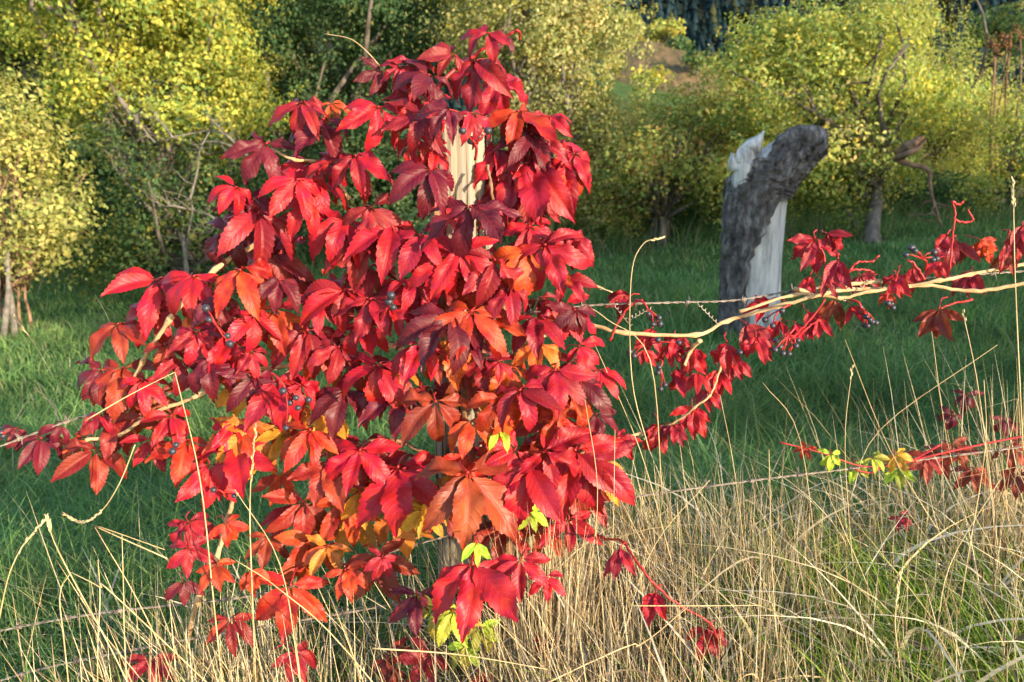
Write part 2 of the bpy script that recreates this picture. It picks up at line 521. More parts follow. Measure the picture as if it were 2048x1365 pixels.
def make_tree(name, label, cat, base, lobes, leaf=0.06, pal=None, wts=None, dens=1.0, trunk_r=0.12, seed=1, group=None,
              fork=0.35, bark='bark', clump=0.28, spray=0, per=70, up=0.15, elong=1.7, lean=(0, 0), nstem=1):
    """lobes: list of (centre Vector, rx, ry, rz); the crown is many leaf clumps spread through the lobes"""
    random.seed(seed); r = np.random.default_rng(seed)
    base = Vector(base)
    t = empty(name, base)
    tag(t, label, cat, group)
    cs, rs, ow = [], [], []
    for (c, rx, ry, rz) in lobes:
        vol = rx * ry * rz
        n = max(8, int(dens * 84 * (vol ** 0.75) / (clump / 0.28) ** 2))
        nbough = max(5, int(5 + 5 * vol ** 0.5))
        bd = r.normal(size=(nbough, 3)); bd /= np.linalg.norm(bd, axis=1, keepdims=True)
        bc = bd * (0.45 + 0.45 * r.random(nbough) ** 0.6)[:, None]                       # bough centres in the unit ball
        bi = r.integers(0, nbough, n)
        off = r.normal(size=(n, 3)) * np.array([0.19, 0.19, 0.13]) * (0.8 + 0.5 * r.random(nbough))[bi][:, None]
        q = bc[bi] + off
        core = r.random(n) < 0.38
        q[core] = r.normal(size=(int(core.sum()), 3)) * 0.42
        p = np.array(c) + q * np.array([rx, ry, rz])
        d = q / np.maximum(np.linalg.norm(q, axis=1, keepdims=True), 1e-6)
        cs.append(p); rs.append(clump * (0.55 + 0.8 * r.random(n))); ow.append(d)
        # ragged shoots that stand out of the outline
        m = int(spray * n)
        if m:
            d = r.normal(size=(m, 3)); d[:, 2] = np.abs(d[:, 2]) * 1.2; d /= np.linalg.norm(d, axis=1, keepdims=True)
            for k in range(3):
                p = np.array(c) + d * (0.98 + 0.11 * k) * np.array([rx, ry, rz]) + np.array([0, 0, 0.04 * k])
                cs.append(p); rs.append(np.full(m, clump * (0.36 - 0.07 * k))); ow.append(d)
    cs = np.concatenate(cs); rs = np.concatenate(rs); ow = np.concatenate(ow)
    gzv = ground_z(cs[:, 0], cs[:, 1]) + 0.12
    keep = cs[:, 2] > gzv
    cs, rs, ow = cs[keep], rs[keep], ow[keep]
    V, F, C = leaf_cloud(cs, rs, per * (rs / clump) ** 1.6, leaf, pal, wts, up=up, elong=elong, seed=seed + 50, outw=ow)
    V = V - np.array(base)
    mb = MB()
    top = Vector(lobes[0][0])
    for s in range(nstem):
        off = Vector((random.uniform(-1, 1), random.uniform(-1, 1), 0)) * (0.35 if nstem > 1 else 0)
        b0 = base + off * 0.4
        fk = b0.lerp(top + off, fork); fk = Vector((fk.x + lean[0], fk.y + lean[1], fk.z))
        tp = limb_path(b0 - Vector((0, 0, 0.1)), fk, 0.06, 7)
        rr = [trunk_r * (1.35 if k == 0 else 1.12 if k == 1 else 1 - 0.05 * k) for k in range(8)]
        mb.tube(tp, rr, 9, jit=0.06)
        sel = list(range(len(cs))); random.shuffle(sel)
        ends = sel[:max(7, 22 // nstem)]
        for e in ends:
            p = limb_path(fk - Vector((0, 0, random.uniform(0, 0.12))), cs[e], 0.13, 6)
            q = random.uniform(0.28, 0.55) * trunk_r
            mb.tube(p, [q * (1 - 0.85 * k / 6) + 0.004 for k in range(7)], 6)
            for _ in range(3):
                k = random.randint(2, 5)
                j = min(range(len(cs)), key=lambda z: (Vector(cs[z]) - p[k]).length + random.uniform(0, 1.0))
                pp = limb_path(p[k], cs[j], 0.16, 4)
                q2 = q * 0.4
                mb.tube(pp, [q2 * (1 - 0.8 * z / 4) + 0.003 for z in range(5)], 4)
    mb.build('trunk', M[bark], t)
    link('crown', arr_mesh('crown', V, F, M['foliage'], C), t, loc=(0, 0, 0))
    return t


def lobe(px, py, Y, rx, ry, depth=None):
    c = at(px, py, Y); s = mpp(c)
    return (c, rx * s, (depth if depth is not None else min(rx * s, 1.6)), ry * s)


def gbase(px, Y):
    x = at(px, 400, Y).x
    return (x, Y, gz(x, Y))


YG = [(0.38, 0.44, 0.12), (0.27, 0.36, 0.10), (0.49, 0.49, 0.17), (0.62, 0.49, 0.10), (0.13, 0.23, 0.085), (0.50, 0.37, 0.17)]  # dark bluish-green entry puts crown shadow into the leaf mix
PALE = [(0.45, 0.45, 0.20), (0.36, 0.40, 0.15), (0.53, 0.49, 0.24), (0.19, 0.27, 0.11), (0.50, 0.36, 0.19)]
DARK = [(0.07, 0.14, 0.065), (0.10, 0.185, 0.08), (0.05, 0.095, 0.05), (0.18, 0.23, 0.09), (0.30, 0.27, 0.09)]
GOLD = [(0.49, 0.49, 0.10), (0.34, 0.41, 0.095), (0.62, 0.56, 0.11), (0.16, 0.27, 0.085), (0.54, 0.43, 0.12)]
WILL = [(0.35, 0.41, 0.13), (0.46, 0.47, 0.16), (0.23, 0.31, 0.10), (0.50, 0.45, 0.16)]

# orchard tree beyond the snag
tr_apple = make_tree('orchard_tree', 'leafy yellow-green orchard tree with a dark trunk behind the broken snag', 'tree', gbase(1757, 10.0),
          [lobe(1650, 210, 11, 215, 165), lobe(1560, 120, 11, 120, 85), lobe(1690, 80, 11.2, 120, 75), lobe(1480, 180, 10.8, 95, 90), lobe(1590, 350, 10.8, 190, 100), lobe(1700, 370, 11.0, 110, 70), lobe(1790, 290, 10.9, 75, 90), lobe(1480, 330, 10.9, 110, 110)],
          0.056, YG, [5, 4, 3, 1.2, 4, 1], 1.5, 0.105, 3, spray=0.16, fork=0.40, lean=(0.42, 0.3), group='trees along the far edge of the meadow')
# broken limb hanging out of its crown
mb = MB()
a = [at(1792, 306, 9.45), at(1812, 296, 9.30), at(1832, 284, 9.20), at(1849, 274, 9.15)]
mb.tube(smooth_path(a, 5), [0.03, 0.04, 0.05, 0.055, 0.055, 0.06, 0.055, 0.06, 0.055, 0.05, 0.05, 0.045, 0.04, 0.03, 0.018, 0.006], 9, jit=0.3)
a = [at(1790, 318, 9.40), at(1812, 308, 9.25), at(1835, 298, 9.18), at(1852, 280, 9.13)]
mb.tube(smooth_path(a, 5), [0.02, 0.03, 0.035, 0.04, 0.04, 0.04, 0.035, 0.035, 0.035, 0.03, 0.03, 0.025, 0.02, 0.016, 0.012, 0.006], 7, jit=0.25)
a = [at(1790, 318, 9.45), at(1825, 330, 9.30), at(1853, 337, 9.25), at(1860, 355, 9.25), at(1862, 385, 9.25), at(1874, 425, 9.20), at(1882, 450, 9.20)]
mb.tube(smooth_path(a, 4), list(np.linspace(0.034, 0.010, 25)), 7, jit=0.3)
for k in range(9):
    s = at(1866 + random.uniform(-4, 8), 395 + k * 6, 9.2); e = at(1866 + random.uniform(-60, 70), 420 + random.uniform(-10, 45), 9.15 + random.uniform(-.3, .3))
    mb.tube(limb_path(s, e, 0.2, 4), [0.009, 0.008, 0.006, 0.004, 0.002], 4)
bl = mb.build('broken_limb', M['pale_limb'], tr_apple)

make_tree('willow_tree', 'feathery olive-yellow willow rising behind the right orchard tree', 'tree', gbase(1900, 14.5),
          [lobe(1810, 130, 14.5, 120, 150), lobe(1885, 240, 14.5, 110, 140), lobe(1790, 20, 14.6, 80, 70), lobe(1940, 340, 14.3, 100, 110), lobe(1850, 380, 14.3, 100, 90), lobe(1960, 240, 14.4, 90, 80)], 0.060, WILL, [4, 4, 3, 2], 1.9, 0.12, 5, spray=0.12, elong=3.2, group='trees along the far edge of the meadow')
make_tree('hedge_shrub', 'olive hedge shrub filling the right edge under the brown seed heads', 'shrub', gbase(2030, 12.2),
          [lobe(2045, 320, 12.2, 95, 125), lobe(1985, 400, 12.0, 80, 70), lobe(2120, 250, 12.3, 110, 150)], 0.055, YG, [4, 4, 3, 1.5, 4, 1], 1.1, 0.07, 8, nstem=3, spray=0.1, group='trees along the far edge of the meadow')
make_tree('field_maple', 'tall pale grey-green tree directly behind the red creeper', 'tree', gbase(1090, 12.0),
          [lobe(1110, 150, 12, 190, 190), lobe(1050, 20, 12.2, 140, 110), lobe(1190, 60, 12.1, 95, 85), lobe(1240, 260, 11.8, 110, 120), lobe(1150, 360, 11.9, 150, 110), lobe(960, 60, 12.3, 110, 120)], 0.055, PALE + [(0.34, 0.29, 0.05)], [4, 4, 3, 3, 1, 1.5], 1.4, 0.13, 9, spray=0.14, group='trees along the far edge of the meadow')
make_tree('hawthorn_shrub', 'low spreading shrub with orange-brown top between the creeper and the snag', 'shrub', gbase(1330, 11.2),
          [lobe(1330, 300, 11.2, 130, 110), lobe(1420, 240, 11.0, 75, 95), lobe(1255, 390, 11.2, 110, 75), lobe(1430, 370, 11.4, 110, 75)], 0.052, YG + [(0.42, 0.22, 0.10)], [3, 4, 2, 1.0, 4, 1.5, 3], 1.4, 0.07, 12, nstem=3, spray=0.15, group='trees along the far edge of the meadow')
make_tree('dark_orchard_tree', 'dark green leafy tree, toned for shade, rising behind the top left of the creeper', 'tree', gbase(560, 13.2),
          [lobe(720, 70, 13.2, 205, 150), lobe(590, 60, 13.4, 130, 130), lobe(830, 60, 13.5, 130, 140), lobe(640, 230, 13.3, 120, 100), lobe(560, -60, 13.5, 160, 90), lobe(800, -70, 13.5, 200, 90), lobe(540, 320, 13.4, 90, 90)], 0.058, DARK, [5, 4, 3, 1.5, 0.5], 1.1, 0.12, 14, spray=0.08, group='trees along the far edge of the meadow')  # DARK leaf colours stand in for the shade on this tree
make_tree('golden_tree', 'bright golden-yellow tree at the upper left', 'tree', gbase(300, 10.7),
          [lobe(300, 60, 10.7, 190, 110), lobe(190, 120, 10.7, 120, 110), lobe(420, 90, 10.9, 110, 110), lobe(330, 230, 10.8, 180, 110), lobe(300, -60, 10.9, 260, 110), lobe(230, -120, 11.3, 320, 110), lobe(120, 10, 11.5, 150, 110), lobe(480, 200, 11.0, 110, 110)], 0.058, GOLD, [4, 5, 2.5, 4, 1.2], 1.5, 0.13, 16, spray=0.1, group='trees along the far edge of the meadow')
make_tree('pale_bush', 'pale straw-green bush on thin stems at the left edge', 'shrub', gbase(20, 8.0),
          [lobe(55, 350, 8, 95, 165), lobe(-70, 300, 8.1, 120, 170), lobe(120, 430, 7.9, 80, 90), lobe(30, 250, 8.1, 100, 90), lobe(60, 500, 7.9, 110, 60), lobe(-10, 540, 8.2, 90, 50)], 0.052, WILL + [(0.58, 0.50, 0.14), (0.45, 0.42, 0.18)], [4, 4, 2, 3, 2, 3], 1.5, 0.018, 18, nstem=4, spray=0.12, fork=0.3, bark='pale_limb', group='trees along the far edge of the meadow')
tr_sh = make_tree('elder_shrub', 'dark green shrub with bare grey branches left of the creeper', 'shrub', gbase(370, 9.3),
          [lobe(330, 420, 9.3, 130, 110), lobe(440, 400, 9.5, 120, 130), lobe(250, 330, 9.8, 90, 110), lobe(530, 440, 9.4, 90, 90), lobe(230, 480, 9.5, 110, 80), lobe(400, 510, 9.5, 130, 60)], 0.055, DARK + [(0.22, 0.22, 0.04)], [5, 4, 3, 2, 1, 1.5], 1.05, 0.06, 20, nstem=3, spray=0.1, group='trees along the far edge of the meadow')
mb = MB()
for pts in ([(520, 330), (480, 300), (455, 272), (420, 262), (380, 268), (345, 275), (310, 285)], [(455, 272), (440, 255), (420, 240)], [(345, 275), (330, 255), (310, 235)], [(310, 285), (295, 270), (285, 250)],
            [(480, 300), (440, 285), (400, 284)], [(380, 400), (395, 340), (400, 300), (420, 262)], [(420, 470), (430, 440), (400, 425), (360, 430)], [(370, 560), (375, 480), (385, 420), (380, 400)], [(380, 420), (340, 412), (300, 420)]):
    P = smooth_path([at(x, y, 8.7 + random.uniform(-.15, .15)) for x, y in pts], 4)
    mb.tube(P, list(np.linspace(0.014, 0.004, len(P))), 5, jit=0.1)
    for _ in range(7):
        q = random.choice(P); mb.tube(limb_path(q, q + Vector((random.uniform(-.25, .2), random.uniform(-.2, .1), random.uniform(-.12, .25))), 0.15, 4), [0.005, 0.004, 0.003, 0.003, 0.002], 4)
mb.build('bare_branch', M['twig'], tr_sh)
make_tree('back_tree', 'shaded olive tree at the far top left corner', 'tree', gbase(30, 14.5),
          [lobe(30, 60, 14.5, 120, 130), lobe(-60, 20, 14.5, 130, 150), lobe(120, 220, 14.3, 130, 100), lobe(100, -30, 14.6, 160, 90), lobe(20, -90, 14.6, 200, 120), lobe(60, 30, 15.0, 190, 130), lobe(250, 0, 15.2, 200, 120)], 0.06, DARK + [(0.25, 0.20, 0.04)], [2, 4, 1, 4, 3, 3], 1.1, 0.12, 23, spray=0.08, group='trees along the far edge of the meadow')
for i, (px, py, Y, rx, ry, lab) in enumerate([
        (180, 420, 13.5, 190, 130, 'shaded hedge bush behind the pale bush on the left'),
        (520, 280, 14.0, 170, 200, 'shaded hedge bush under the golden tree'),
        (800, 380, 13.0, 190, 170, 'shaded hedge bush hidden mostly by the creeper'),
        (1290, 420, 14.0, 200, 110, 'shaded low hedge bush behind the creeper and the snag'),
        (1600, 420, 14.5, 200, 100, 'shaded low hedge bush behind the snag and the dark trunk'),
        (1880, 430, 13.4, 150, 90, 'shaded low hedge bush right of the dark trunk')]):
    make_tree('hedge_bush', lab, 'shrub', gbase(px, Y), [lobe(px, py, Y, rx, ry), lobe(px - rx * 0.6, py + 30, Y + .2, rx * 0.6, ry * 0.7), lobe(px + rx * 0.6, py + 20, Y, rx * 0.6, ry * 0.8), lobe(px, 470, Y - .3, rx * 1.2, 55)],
              0.066, DARK, [5, 3, 5, 1, 0.3], 1.7, 0.05, 30 + i, nstem=3, spray=0.08, group='shaded hedge behind the orchard trees')  # dark, dense leaves imitate the deep shade under the trees
# thin leaning stems under the pale bush and behind the meadow edge
for i, (x0, y0, x1, y1, Y, lab) in enumerate([(2, 648, 14, 520, 7.6, 'thin bare stem at the far left edge'), (24, 635, 16, 500, 7.7, 'thin pale stem beside the left edge stem'), (362, 570, 366, 470, 8.9, 'grey sapling stem left of the creeper'),
                                             (1712, 470, 1692, 415, 10.9, 'thin leaning grey pole beside the dark orchard trunk')]):
    mb = MB(); a = at(x0, y0, Y); a.z = gz(a.x, a.y); mb.tube(limb_path(a, at(x1, y1, Y), 0.05, 6), list(np.linspace(0.032, 0.02, 7)), 7, jit=0.1)
    tag(mb.build('bare_stem', M['twig']), lab, 'stem')

# bushes on the earth bank, far away
for i, (px, py, Y, rx, ry, pal, lab) in enumerate([
        (1255, 60, 66, 38, 46, PALE, 'grey-green round tree beside the bare earth bank'),
        (1330, 62, 66, 32, 28, YG, 'small round yellow-green bush above the bare earth bank'),
        (1352, 92, 62, 22, 18, DARK, 'small dark bush on the bare earth bank'),
        (1290, 80, 68, 30, 18, PALE, 'dry ochre shrub on top of the bare earth bank'),
        (1300, 155, 50, 30, 22, YG, 'bright green bush below the bare earth bank'),
        (1395, 120, 56, 26, 22, DARK, 'dark green bush at the right end of the bare earth bank'),
        (1225, 110, 54, 30, 34, PALE, 'pale bush at the left end of the bare earth bank'),
        (2010, 65, 90, 75, 55, DARK, 'grey-green round tree before the wooded hill at the right')]):
    c = at(px, py, Y)
    make_tree('far_bush', lab, 'bush', (c.x, Y, c.z - 1.1 * ry * mpp(c)), [(c, rx * mpp(c), rx * mpp(c), ry * mpp(c))],
              0.28, pal[:5], [3, 3, 2, 2, 1], 0.5, 0.1, 60 + i, clump=0.55, per=40, group='bushes around the earth bank')

# brown umbel stalks at the right edge
for i, (px, y0, y1) in enumerate([(1978, 175, 78), (1992, 180, 95), (2012, 200, 70), (2030, 190, 84), (2044, 180, 62)]):
    t = empty('dried_umbel', at(px, y0 + 200, 13.6)); tag(t, 'tall brown dried umbel stalk above the right hedge, number %s from the left' % ('one', 'two', 'three', 'four', 'five')[i], 'seed stalk', 'dried umbels over the hedge')
    mb = MB(); top = at(px + random.uniform(-8, 8), y1, 13.6)
    mb.tube(limb_path(t.location, top, 0.05, 6), list(np.linspace(0.02, 0.01, 7)), 5)
    mb.build('stalk', M['pale_limb'], t)
    mb = MB()
    for k in range(12):
        a = random.uniform(0, 6.28); q = top + Vector((math.cos(a) * random.uniform(.03, .16), math.sin(a) * .1, random.uniform(-.12, .10)))
        mb.tube([top - Vector((0, 0, 0.15)), top.lerp(q, .5), q], [0.005, 0.004, 0.003], 3); mb.ball(q, random.uniform(.02, .035), 6, 4, 0.5)
    mb.build('seed_head', noisy('brown_seed', (0.10, 0.045, 0.02), (0.26, 0.13, 0.06), 20, rough=0.9) if i == 0 else bpy.data.materials['brown_seed'], t)

# trees beside the lane behind the photographer: they throw the shade that lies over the meadow
LP = Vector((math.cos(SUN_AZ), math.sin(SUN_AZ), 0))


def lane(u, v):
    """u: across the light, v: metres towards the sun from the fence line"""
    x = u / LP.x - 1.5
    p = Vector((x, 1.5, 0)) + S_H * v
    return p


for i, (u, v, zc, ru, rz, tr) in enumerate([(3.0, 6.2, 2.4, 0.60, 2.1, 0.09), (3.9, 6.4, 2.3, 0.95, 2.2, 0.12), (5.4, 6.6, 3.6, 1.15, 3.2, 0.13), (7.0, 6.4, 2.9, 1.0, 2.8, 0.12), (8.7, 6.8, 3.35, 1.25, 3.2, 0.12), (10.6, 6.6, 3.4, 1.35, 3.2, 0.12), (12.6, 7.0, 3.4, 1.35, 3.2, 0.12), (14.8, 7.0, 3.4, 1.45, 3.2, 0.12)]):
    p = lane(u, v); zb = gz(p.x, p.y)
    make_tree('lane_tree', 'leafy tree in the row beside the lane behind the photographer', 'tree', (p.x, p.y, zb), [(Vector((p.x, p.y, zc + zb * 0.3)), ru, ru, rz)], 0.19, DARK, [5, 5, 3, 2, 1], 2.4, tr, 80 + i, clump=0.42, per=40,
              group='trees beside the lane')
# one high-crowned tree whose branches reach over the lane
p = lane(-1.2, 7.5)
make_tree('lane_tree', 'high-crowned tree reaching over the lane behind the photographer', 'tree', (p.x, p.y, gz(p.x, p.y)), [(Vector(lane(0.2, 7.5)) + Vector((0, 0, 5.2)), 1.5, 1.5, 1.0)], 0.19, DARK, [5, 5, 3, 2, 1], 1.6, 0.12, 95, clump=0.42, per=40, fork=0.6, group='trees beside the lane')

# wooded hill: conifers read as one mass
V_, F_, C_ = [], [], []
nb = 0
r = np.random.default_rng(4)
for k in range(8000):
    y = 150 + 285 * r.random(); x = r.uniform(-60, 330) * (y / 330.0) + 10
    z = float(hill_z(x, y)); h = r.uniform(4, 8); w = h * r.uniform(0.2, 0.32)
    c = np.array([0.017, 0.034, 0.038]) * r.uniform(0.5, 1.5)  # blue of distant haze put into the needle colour
    if r.random() < 0.15: c = np.array([0.05, 0.055, 0.025]) * r.uniform(0.6, 1.2)
    for lv in range(3):
        zb = z + h * (0.05 + 0.27 * lv); zt = z + h * (0.5 + 0.25 * lv); ww = w * (1 - 0.27 * lv)
        a = np.arange(6) / 6 * 2 * np.pi + r.uniform(0, 1)
        rr = ww * r.uniform(0.65, 1.25, 6)
        v = np.stack([x + rr * np.cos(a), y + rr * np.sin(a), zb + r.uniform(-.06, .06, 6) * h], 1)
        V_.append(v); V_.append(np.array([[x, y, zt]]))
        F_.append(np.stack([nb + np.arange(6), nb + (np.arange(6) + 1) % 6, np.full(6, nb + 6)], 1)); nb += 7
        C_.append(np.tile(c, (7, 1)))
o = link('conifer_forest', arr_mesh('conifer_forest', np.concatenate(V_), np.concatenate(F_), leafy('conifer_needles', 'attr', 0.0, 0.9, 0), np.concatenate(C_)))
tag(o, 'dark blue-green haze-tinted conifer forest covering the far hillside', 'forest', kind='stuff')


# ------------------------------------------------------------------ dead snag
def snag():
    Y0 = 6.0
    for _ in range(30):
        q = at(1505, 662, Y0); Y0 += (q.z - gz(q.x, q.y)) * 3.0
    base = at(1505, 662, Y0); base.z = gz(base.x, base.y)
    t = empty('dead_tree_snag', base)
    tag(t, 'broken dead tree trunk with grey bark peeling from pale bare wood, standing in the meadow', 'tree trunk')
    sc = mpp(at(1505, 480, Y0))
    # spine: pixel centre, radius in pixels
    sp = [(1503, 690, 66), (1504, 640, 60), (1506, 590, 57), (1508, 530, 57), (1511, 470, 58), (1514, 425, 58), (1518, 390, 59), (1530, 362, 56), (1552, 335, 50), (1580, 311, 44), (1603, 294, 38), (1620, 282, 31)]
    P = smooth_path([Vector((x, y, rr)) for x, y, rr in sp], 5)
    pts = [at(q.x, q.y, Y0) for q in P]; rad = [q.z * sc for q in P]
    n = len(pts); S = 44
    A = np.array([list(q) for q in pts]); T = np.gradient(A, axis=0); T /= np.linalg.norm(T, axis=1, keepdims=True)
    F1 = np.array([0, -1, 0.0])
    rr = np.random.default_rng(2)

    def nz(i, a, f=1.0, s=0.0):
        return (math.sin(a * 3 + i * 0.23 * f + s) * 0.5 + math.sin(a * 7 - i * 0.31 * f + s * 2) * 0.3 + math.sin(a * 13 + i * 0.9 * f + s * 3) * 0.2)

    def ring(i, a, dr):
        front = F1 - T[i] * F1.dot(T[i]); front /= np.linalg.norm(front)
        right = np.cross(front, T[i]); right /= np.linalg.norm(right)
        if right[0] < 0: right = -right
        r0 = rad[i] + dr
        return A[i] + (front * math.cos(a) * 0.9 + right * math.sin(a)) * r0      # a = 0 faces the photographer, +a to the right
    # bare wood core
    V, F = [], []
    for i in range(n):
        for k in range(S):
            a = 2 * math.pi * k / S
            d = nz(i, a, 0.4) * 0.010 * (1.2 if i > 25 else 1)
            p = ring(i, a, -0.012 + d)
            if i > n - 4: p = p + T[i] * rr.uniform(-.03, .05)
            V.append(p)
    for i in range(n - 1):
        for k in range(S):
            k2 = (k + 1) % S
            F.append((i * S + k, i * S + k2, (i + 1) * S + k2, (i + 1) * S + k))
    V.append(A[-1] - T[-1] * 0.10)
    e = len(V) - 1
    for k in range(S):
        F.append(((n - 1) * S + k, (n - 1) * S + (k + 1) % S, e, e))
    m = MB(); m.add(V, F); m.build('bare_wood', M['snag_wood'], t)
    # splintered shard that stands up on the left
    m = MB()
    sh = [(1504, 440, 10), (1499, 410, 20), (1493, 380, 25), (1490, 350, 24), (1490, 325, 21), (1495, 304, 17), (1506, 288, 12), (1518, 276, 6), (1525, 266, 1.5)]
    Q = smooth_path([Vector(q) for q in sh], 4)
    m.tube([at(q.x, q.y, Y0 - 0.06 + 0.05 * max(0, (340 - q.y) / 70) + 0.2 * max(0, (q.y - 390) / 50)) for q in Q], [q.z * sc for q in Q], 14, jit=0.10)
    for (x, y, x2, y2) in ((1470, 340, 1463, 305), (1476, 325, 1479, 296), (1500, 300, 1512, 276), (1508, 305, 1528, 262)):
        m.tube([at(x, y, Y0 - .06), at((x + x2) / 2, (y + y2) / 2, Y0 - .06), at(x2, y2, Y0 - .05)], [0.05, 0.03, 0.004], 6, jit=0.3)
    m.build('wood_shard', M['snag_wood'], t)
    # bark shell: covers from the left edge to a ragged diagonal line, thick and uneven
    V, F = [], []
    SB = 46

    jit_ = rr.normal(0, 0.055, n + 2)

    def limits(i):
        y = P[i].y
        j = 0.10 * math.sin(i * 0.37) + jit_[i]
        # right limit of the bark on the side that faces the camera
        if y > 600: hi = -0.42
        elif y > 480: hi = -0.42 + (600 - y) / 120 * 0.22
        elif y > 395: hi = -0.20 + (480 - y) / 85 * 0.8
        else: hi = 0.60 + min(1.0, (395 - y) / 40) * 1.4
        lo = -3.0 if y > 415 else -3.0 + min(1.0, (415 - y) / 75) * 2.1
        return lo + j, hi + j
    for i in range(n):
        lo, hi = limits(i)
        for k in range(SB):
            a = lo + (hi - lo) * k / (SB - 1)
            edge = min(k, SB - 1 - k)
            th = 0.022 + 0.020 * nz(i, a * 4.0, 0.5, 1.0) + rr.uniform(-.013, .014)
            if edge == 0 and hi - lo < 5.6: th = -0.016
            p = ring(i, a, th)
            if i > n - 3: p = p + T[i] * rr.uniform(-.05, .09)
            V.append(p)
    for i in range(n - 1):
        for k in range(SB - 1):
            F.append((i * SB + k, i * SB + k + 1, (i + 1) * SB + k + 1, (i + 1) * SB + k))
    m = MB(); m.add(V, F)
    # ragged broken tip of bark and wood
    for (x, y, x2, y2, q) in ((1600, 300, 1652, 262, 0.10), (1590, 285, 1640, 255, 0.09), (1570, 292, 1600, 256, 0.08), (1605, 305, 1648, 290, 0.085), (1560, 300, 1568, 272, 0.07), (1612, 296, 1655, 275, 0.08)):
        a, b = at(x, y, Y0 - .05), at(x2, y2, Y0 - .02 + random.uniform(-.08, .1))
        m.tube([a, a.lerp(b, .4), a.lerp(b, .8), b], [q, q * .95, q * .6, q * .15], 8, jit=0.25)
    m.build('bark', M['snag_bark'], t)
    return t
snag()


# ------------------------------------------------------------------ grass
def ribbons(B, h, w, az, lean, curl, seg, C, wid_az=None, kink=None, droop=0.0, taper=1.5):
    n = len(B)
    s = np.linspace(0, 1, seg + 1)[None, :]
    h = np.asarray(h)[:, None]; lean = np.asarray(lean)[:, None]; curl = np.asarray(curl)[:, None]
    hor = h * (lean * s + curl * s ** 2)
    ver = h * (s - 0.45 * np.abs(curl) * s ** 2.2 - 0.12 * lean ** 2 * s)
    if kink is not None:
        k = np.asarray(kink)[:, None]                     # fraction along the stem at which it folds over
        over = np.clip(s - k, 0, 1)
        ver = ver - h * over * 1.35; hor = hor + h * over * 0.8
    dx, dy = np.cos(az)[:, None], np.sin(az)[:, None]
    P = np.stack([B[:, 0][:, None] + dx * hor, B[:, 1][:, None] + dy * hor, B[:, 2][:, None] + ver], -1)
    if wid_az is None: wid_az = rng.uniform(0, 2 * np.pi, n)
    W = (np.asarray(w)[:, None] * (1 - 0.92 * s ** taper) * 0.5)[..., None] * np.stack([np.cos(wid_az), np.sin(wid_az), np.zeros(n)], -1)[:, None, :]
    V = np.stack([P - W, P + W], 2)                       # n, seg+1, 2, 3
    idx = np.arange(n)[:, None] * (seg + 1) * 2 + np.arange(seg)[None, :] * 2
    F = np.stack([idx, idx + 1, idx + 3, idx + 2], -1).reshape(-1, 4)
    Cc = np.repeat(np.asarray(C)[:, None, :], (seg + 1) * 2, 1).reshape(-1, 3)
    return V.reshape(-1, 3), F, Cc


def merge(parts):
    V, F, C, n = [], [], [], 0
    for v, f, c in parts:
        V.append(v); F.append(f + n); C.append(c); n += len(v)
    return np.concatenate(V), np.concatenate(F), np.concatenate(C)


def wedge(n, y0, y1, half=0.66, extra=0.4, pw=1.0):
    y = y0 + (y1 - y0) * rng.random(n) ** pw
    x = rng.uniform(-1, 1, n) * (half * y + extra)
    return np.stack([x, y, ground_z(x, y) - 0.005], 1)


def patch(x, y):
    return 0.5 + 0.5 * np.sin(x * 1.9 + 1.3 * np.sin(y * 1.1)) * np.sin(y * 1.6 + 0.8 * np.sin(x * 1.3 + 1))


GR = np.array([(0.135, 0.255, 0.095), (0.185, 0.325, 0.105), (0.09, 0.185, 0.085), (0.26, 0.38, 0.12), (0.34, 0.36, 0.17), (0.42, 0.38, 0.25)])


def tint(B, C):
    q = patch(B[:, 0] * 0.9 + 2, B[:, 1] * 0.9)[:, None]; q2 = patch(B[:, 0] * 2.7, B[:, 1] * 2.3 + 1)[:, None]
    return C * (0.72 + 0.5 * q2) * (1 + np.array([0.35, 0.05, 0.0]) * (q - 0.5))


def grass_cols(n, wts, pal=GR):
    c = pal[rng.choice(len(pal), n, p=np.array(wts) / sum(wts))]
    return c * (0.68 + 0.5 * rng.random(n))[:, None]


parts = []
B = wedge(46000, 1.75, 4.6, pw=0.9); n = len(B); q = patch(B[:, 0] * 2, B[:, 1] * 2)
parts.append(ribbons(B, (0.12 + 0.26 * rng.random(n) ** 1.5) * (0.6 + 0.7 * q), 0.0035 + 0.006 * rng.random(n) ** 2, rng.uniform(0, 6.28, n), rng.normal(0.1, 0.3, n), rng.uniform(0.2, 1.3, n), 4, tint(B, grass_cols(n, [5, 5, 5, 3, 1.2, 0.6]))))
B = wedge(42000, 4.4, 8.5); n = len(B); q = patch(B[:, 0], B[:, 1])
parts.append(ribbons(B, (0.06 + 0.12 * rng.random(n)) * (0.6 + 0.8 * q), 0.006 + 0.006 * rng.random(n), rng.uniform(0, 6.28, n), rng.normal(0.1, 0.3, n), rng.uniform(0.1, 1.0, n), 3, tint(B, grass_cols(n, [4, 5, 3, 3, 1.4, 0.4]))))
B = wedge(36000, 8.3, 15); n = len(B); q = patch(B[:, 0], B[:, 1])
parts.append(ribbons(B, (0.04 + 0.08 * rng.random(n)) * (0.6 + 0.8 * q), 0.010 + 0.010 * rng.random(n), rng.uniform(0, 6.28, n), rng.normal(0.1, 0.3, n), rng.uniform(0.1, 0.9, n), 2, tint(B, grass_cols(n, [5, 5, 4, 2, 1.0, 0.4]))))
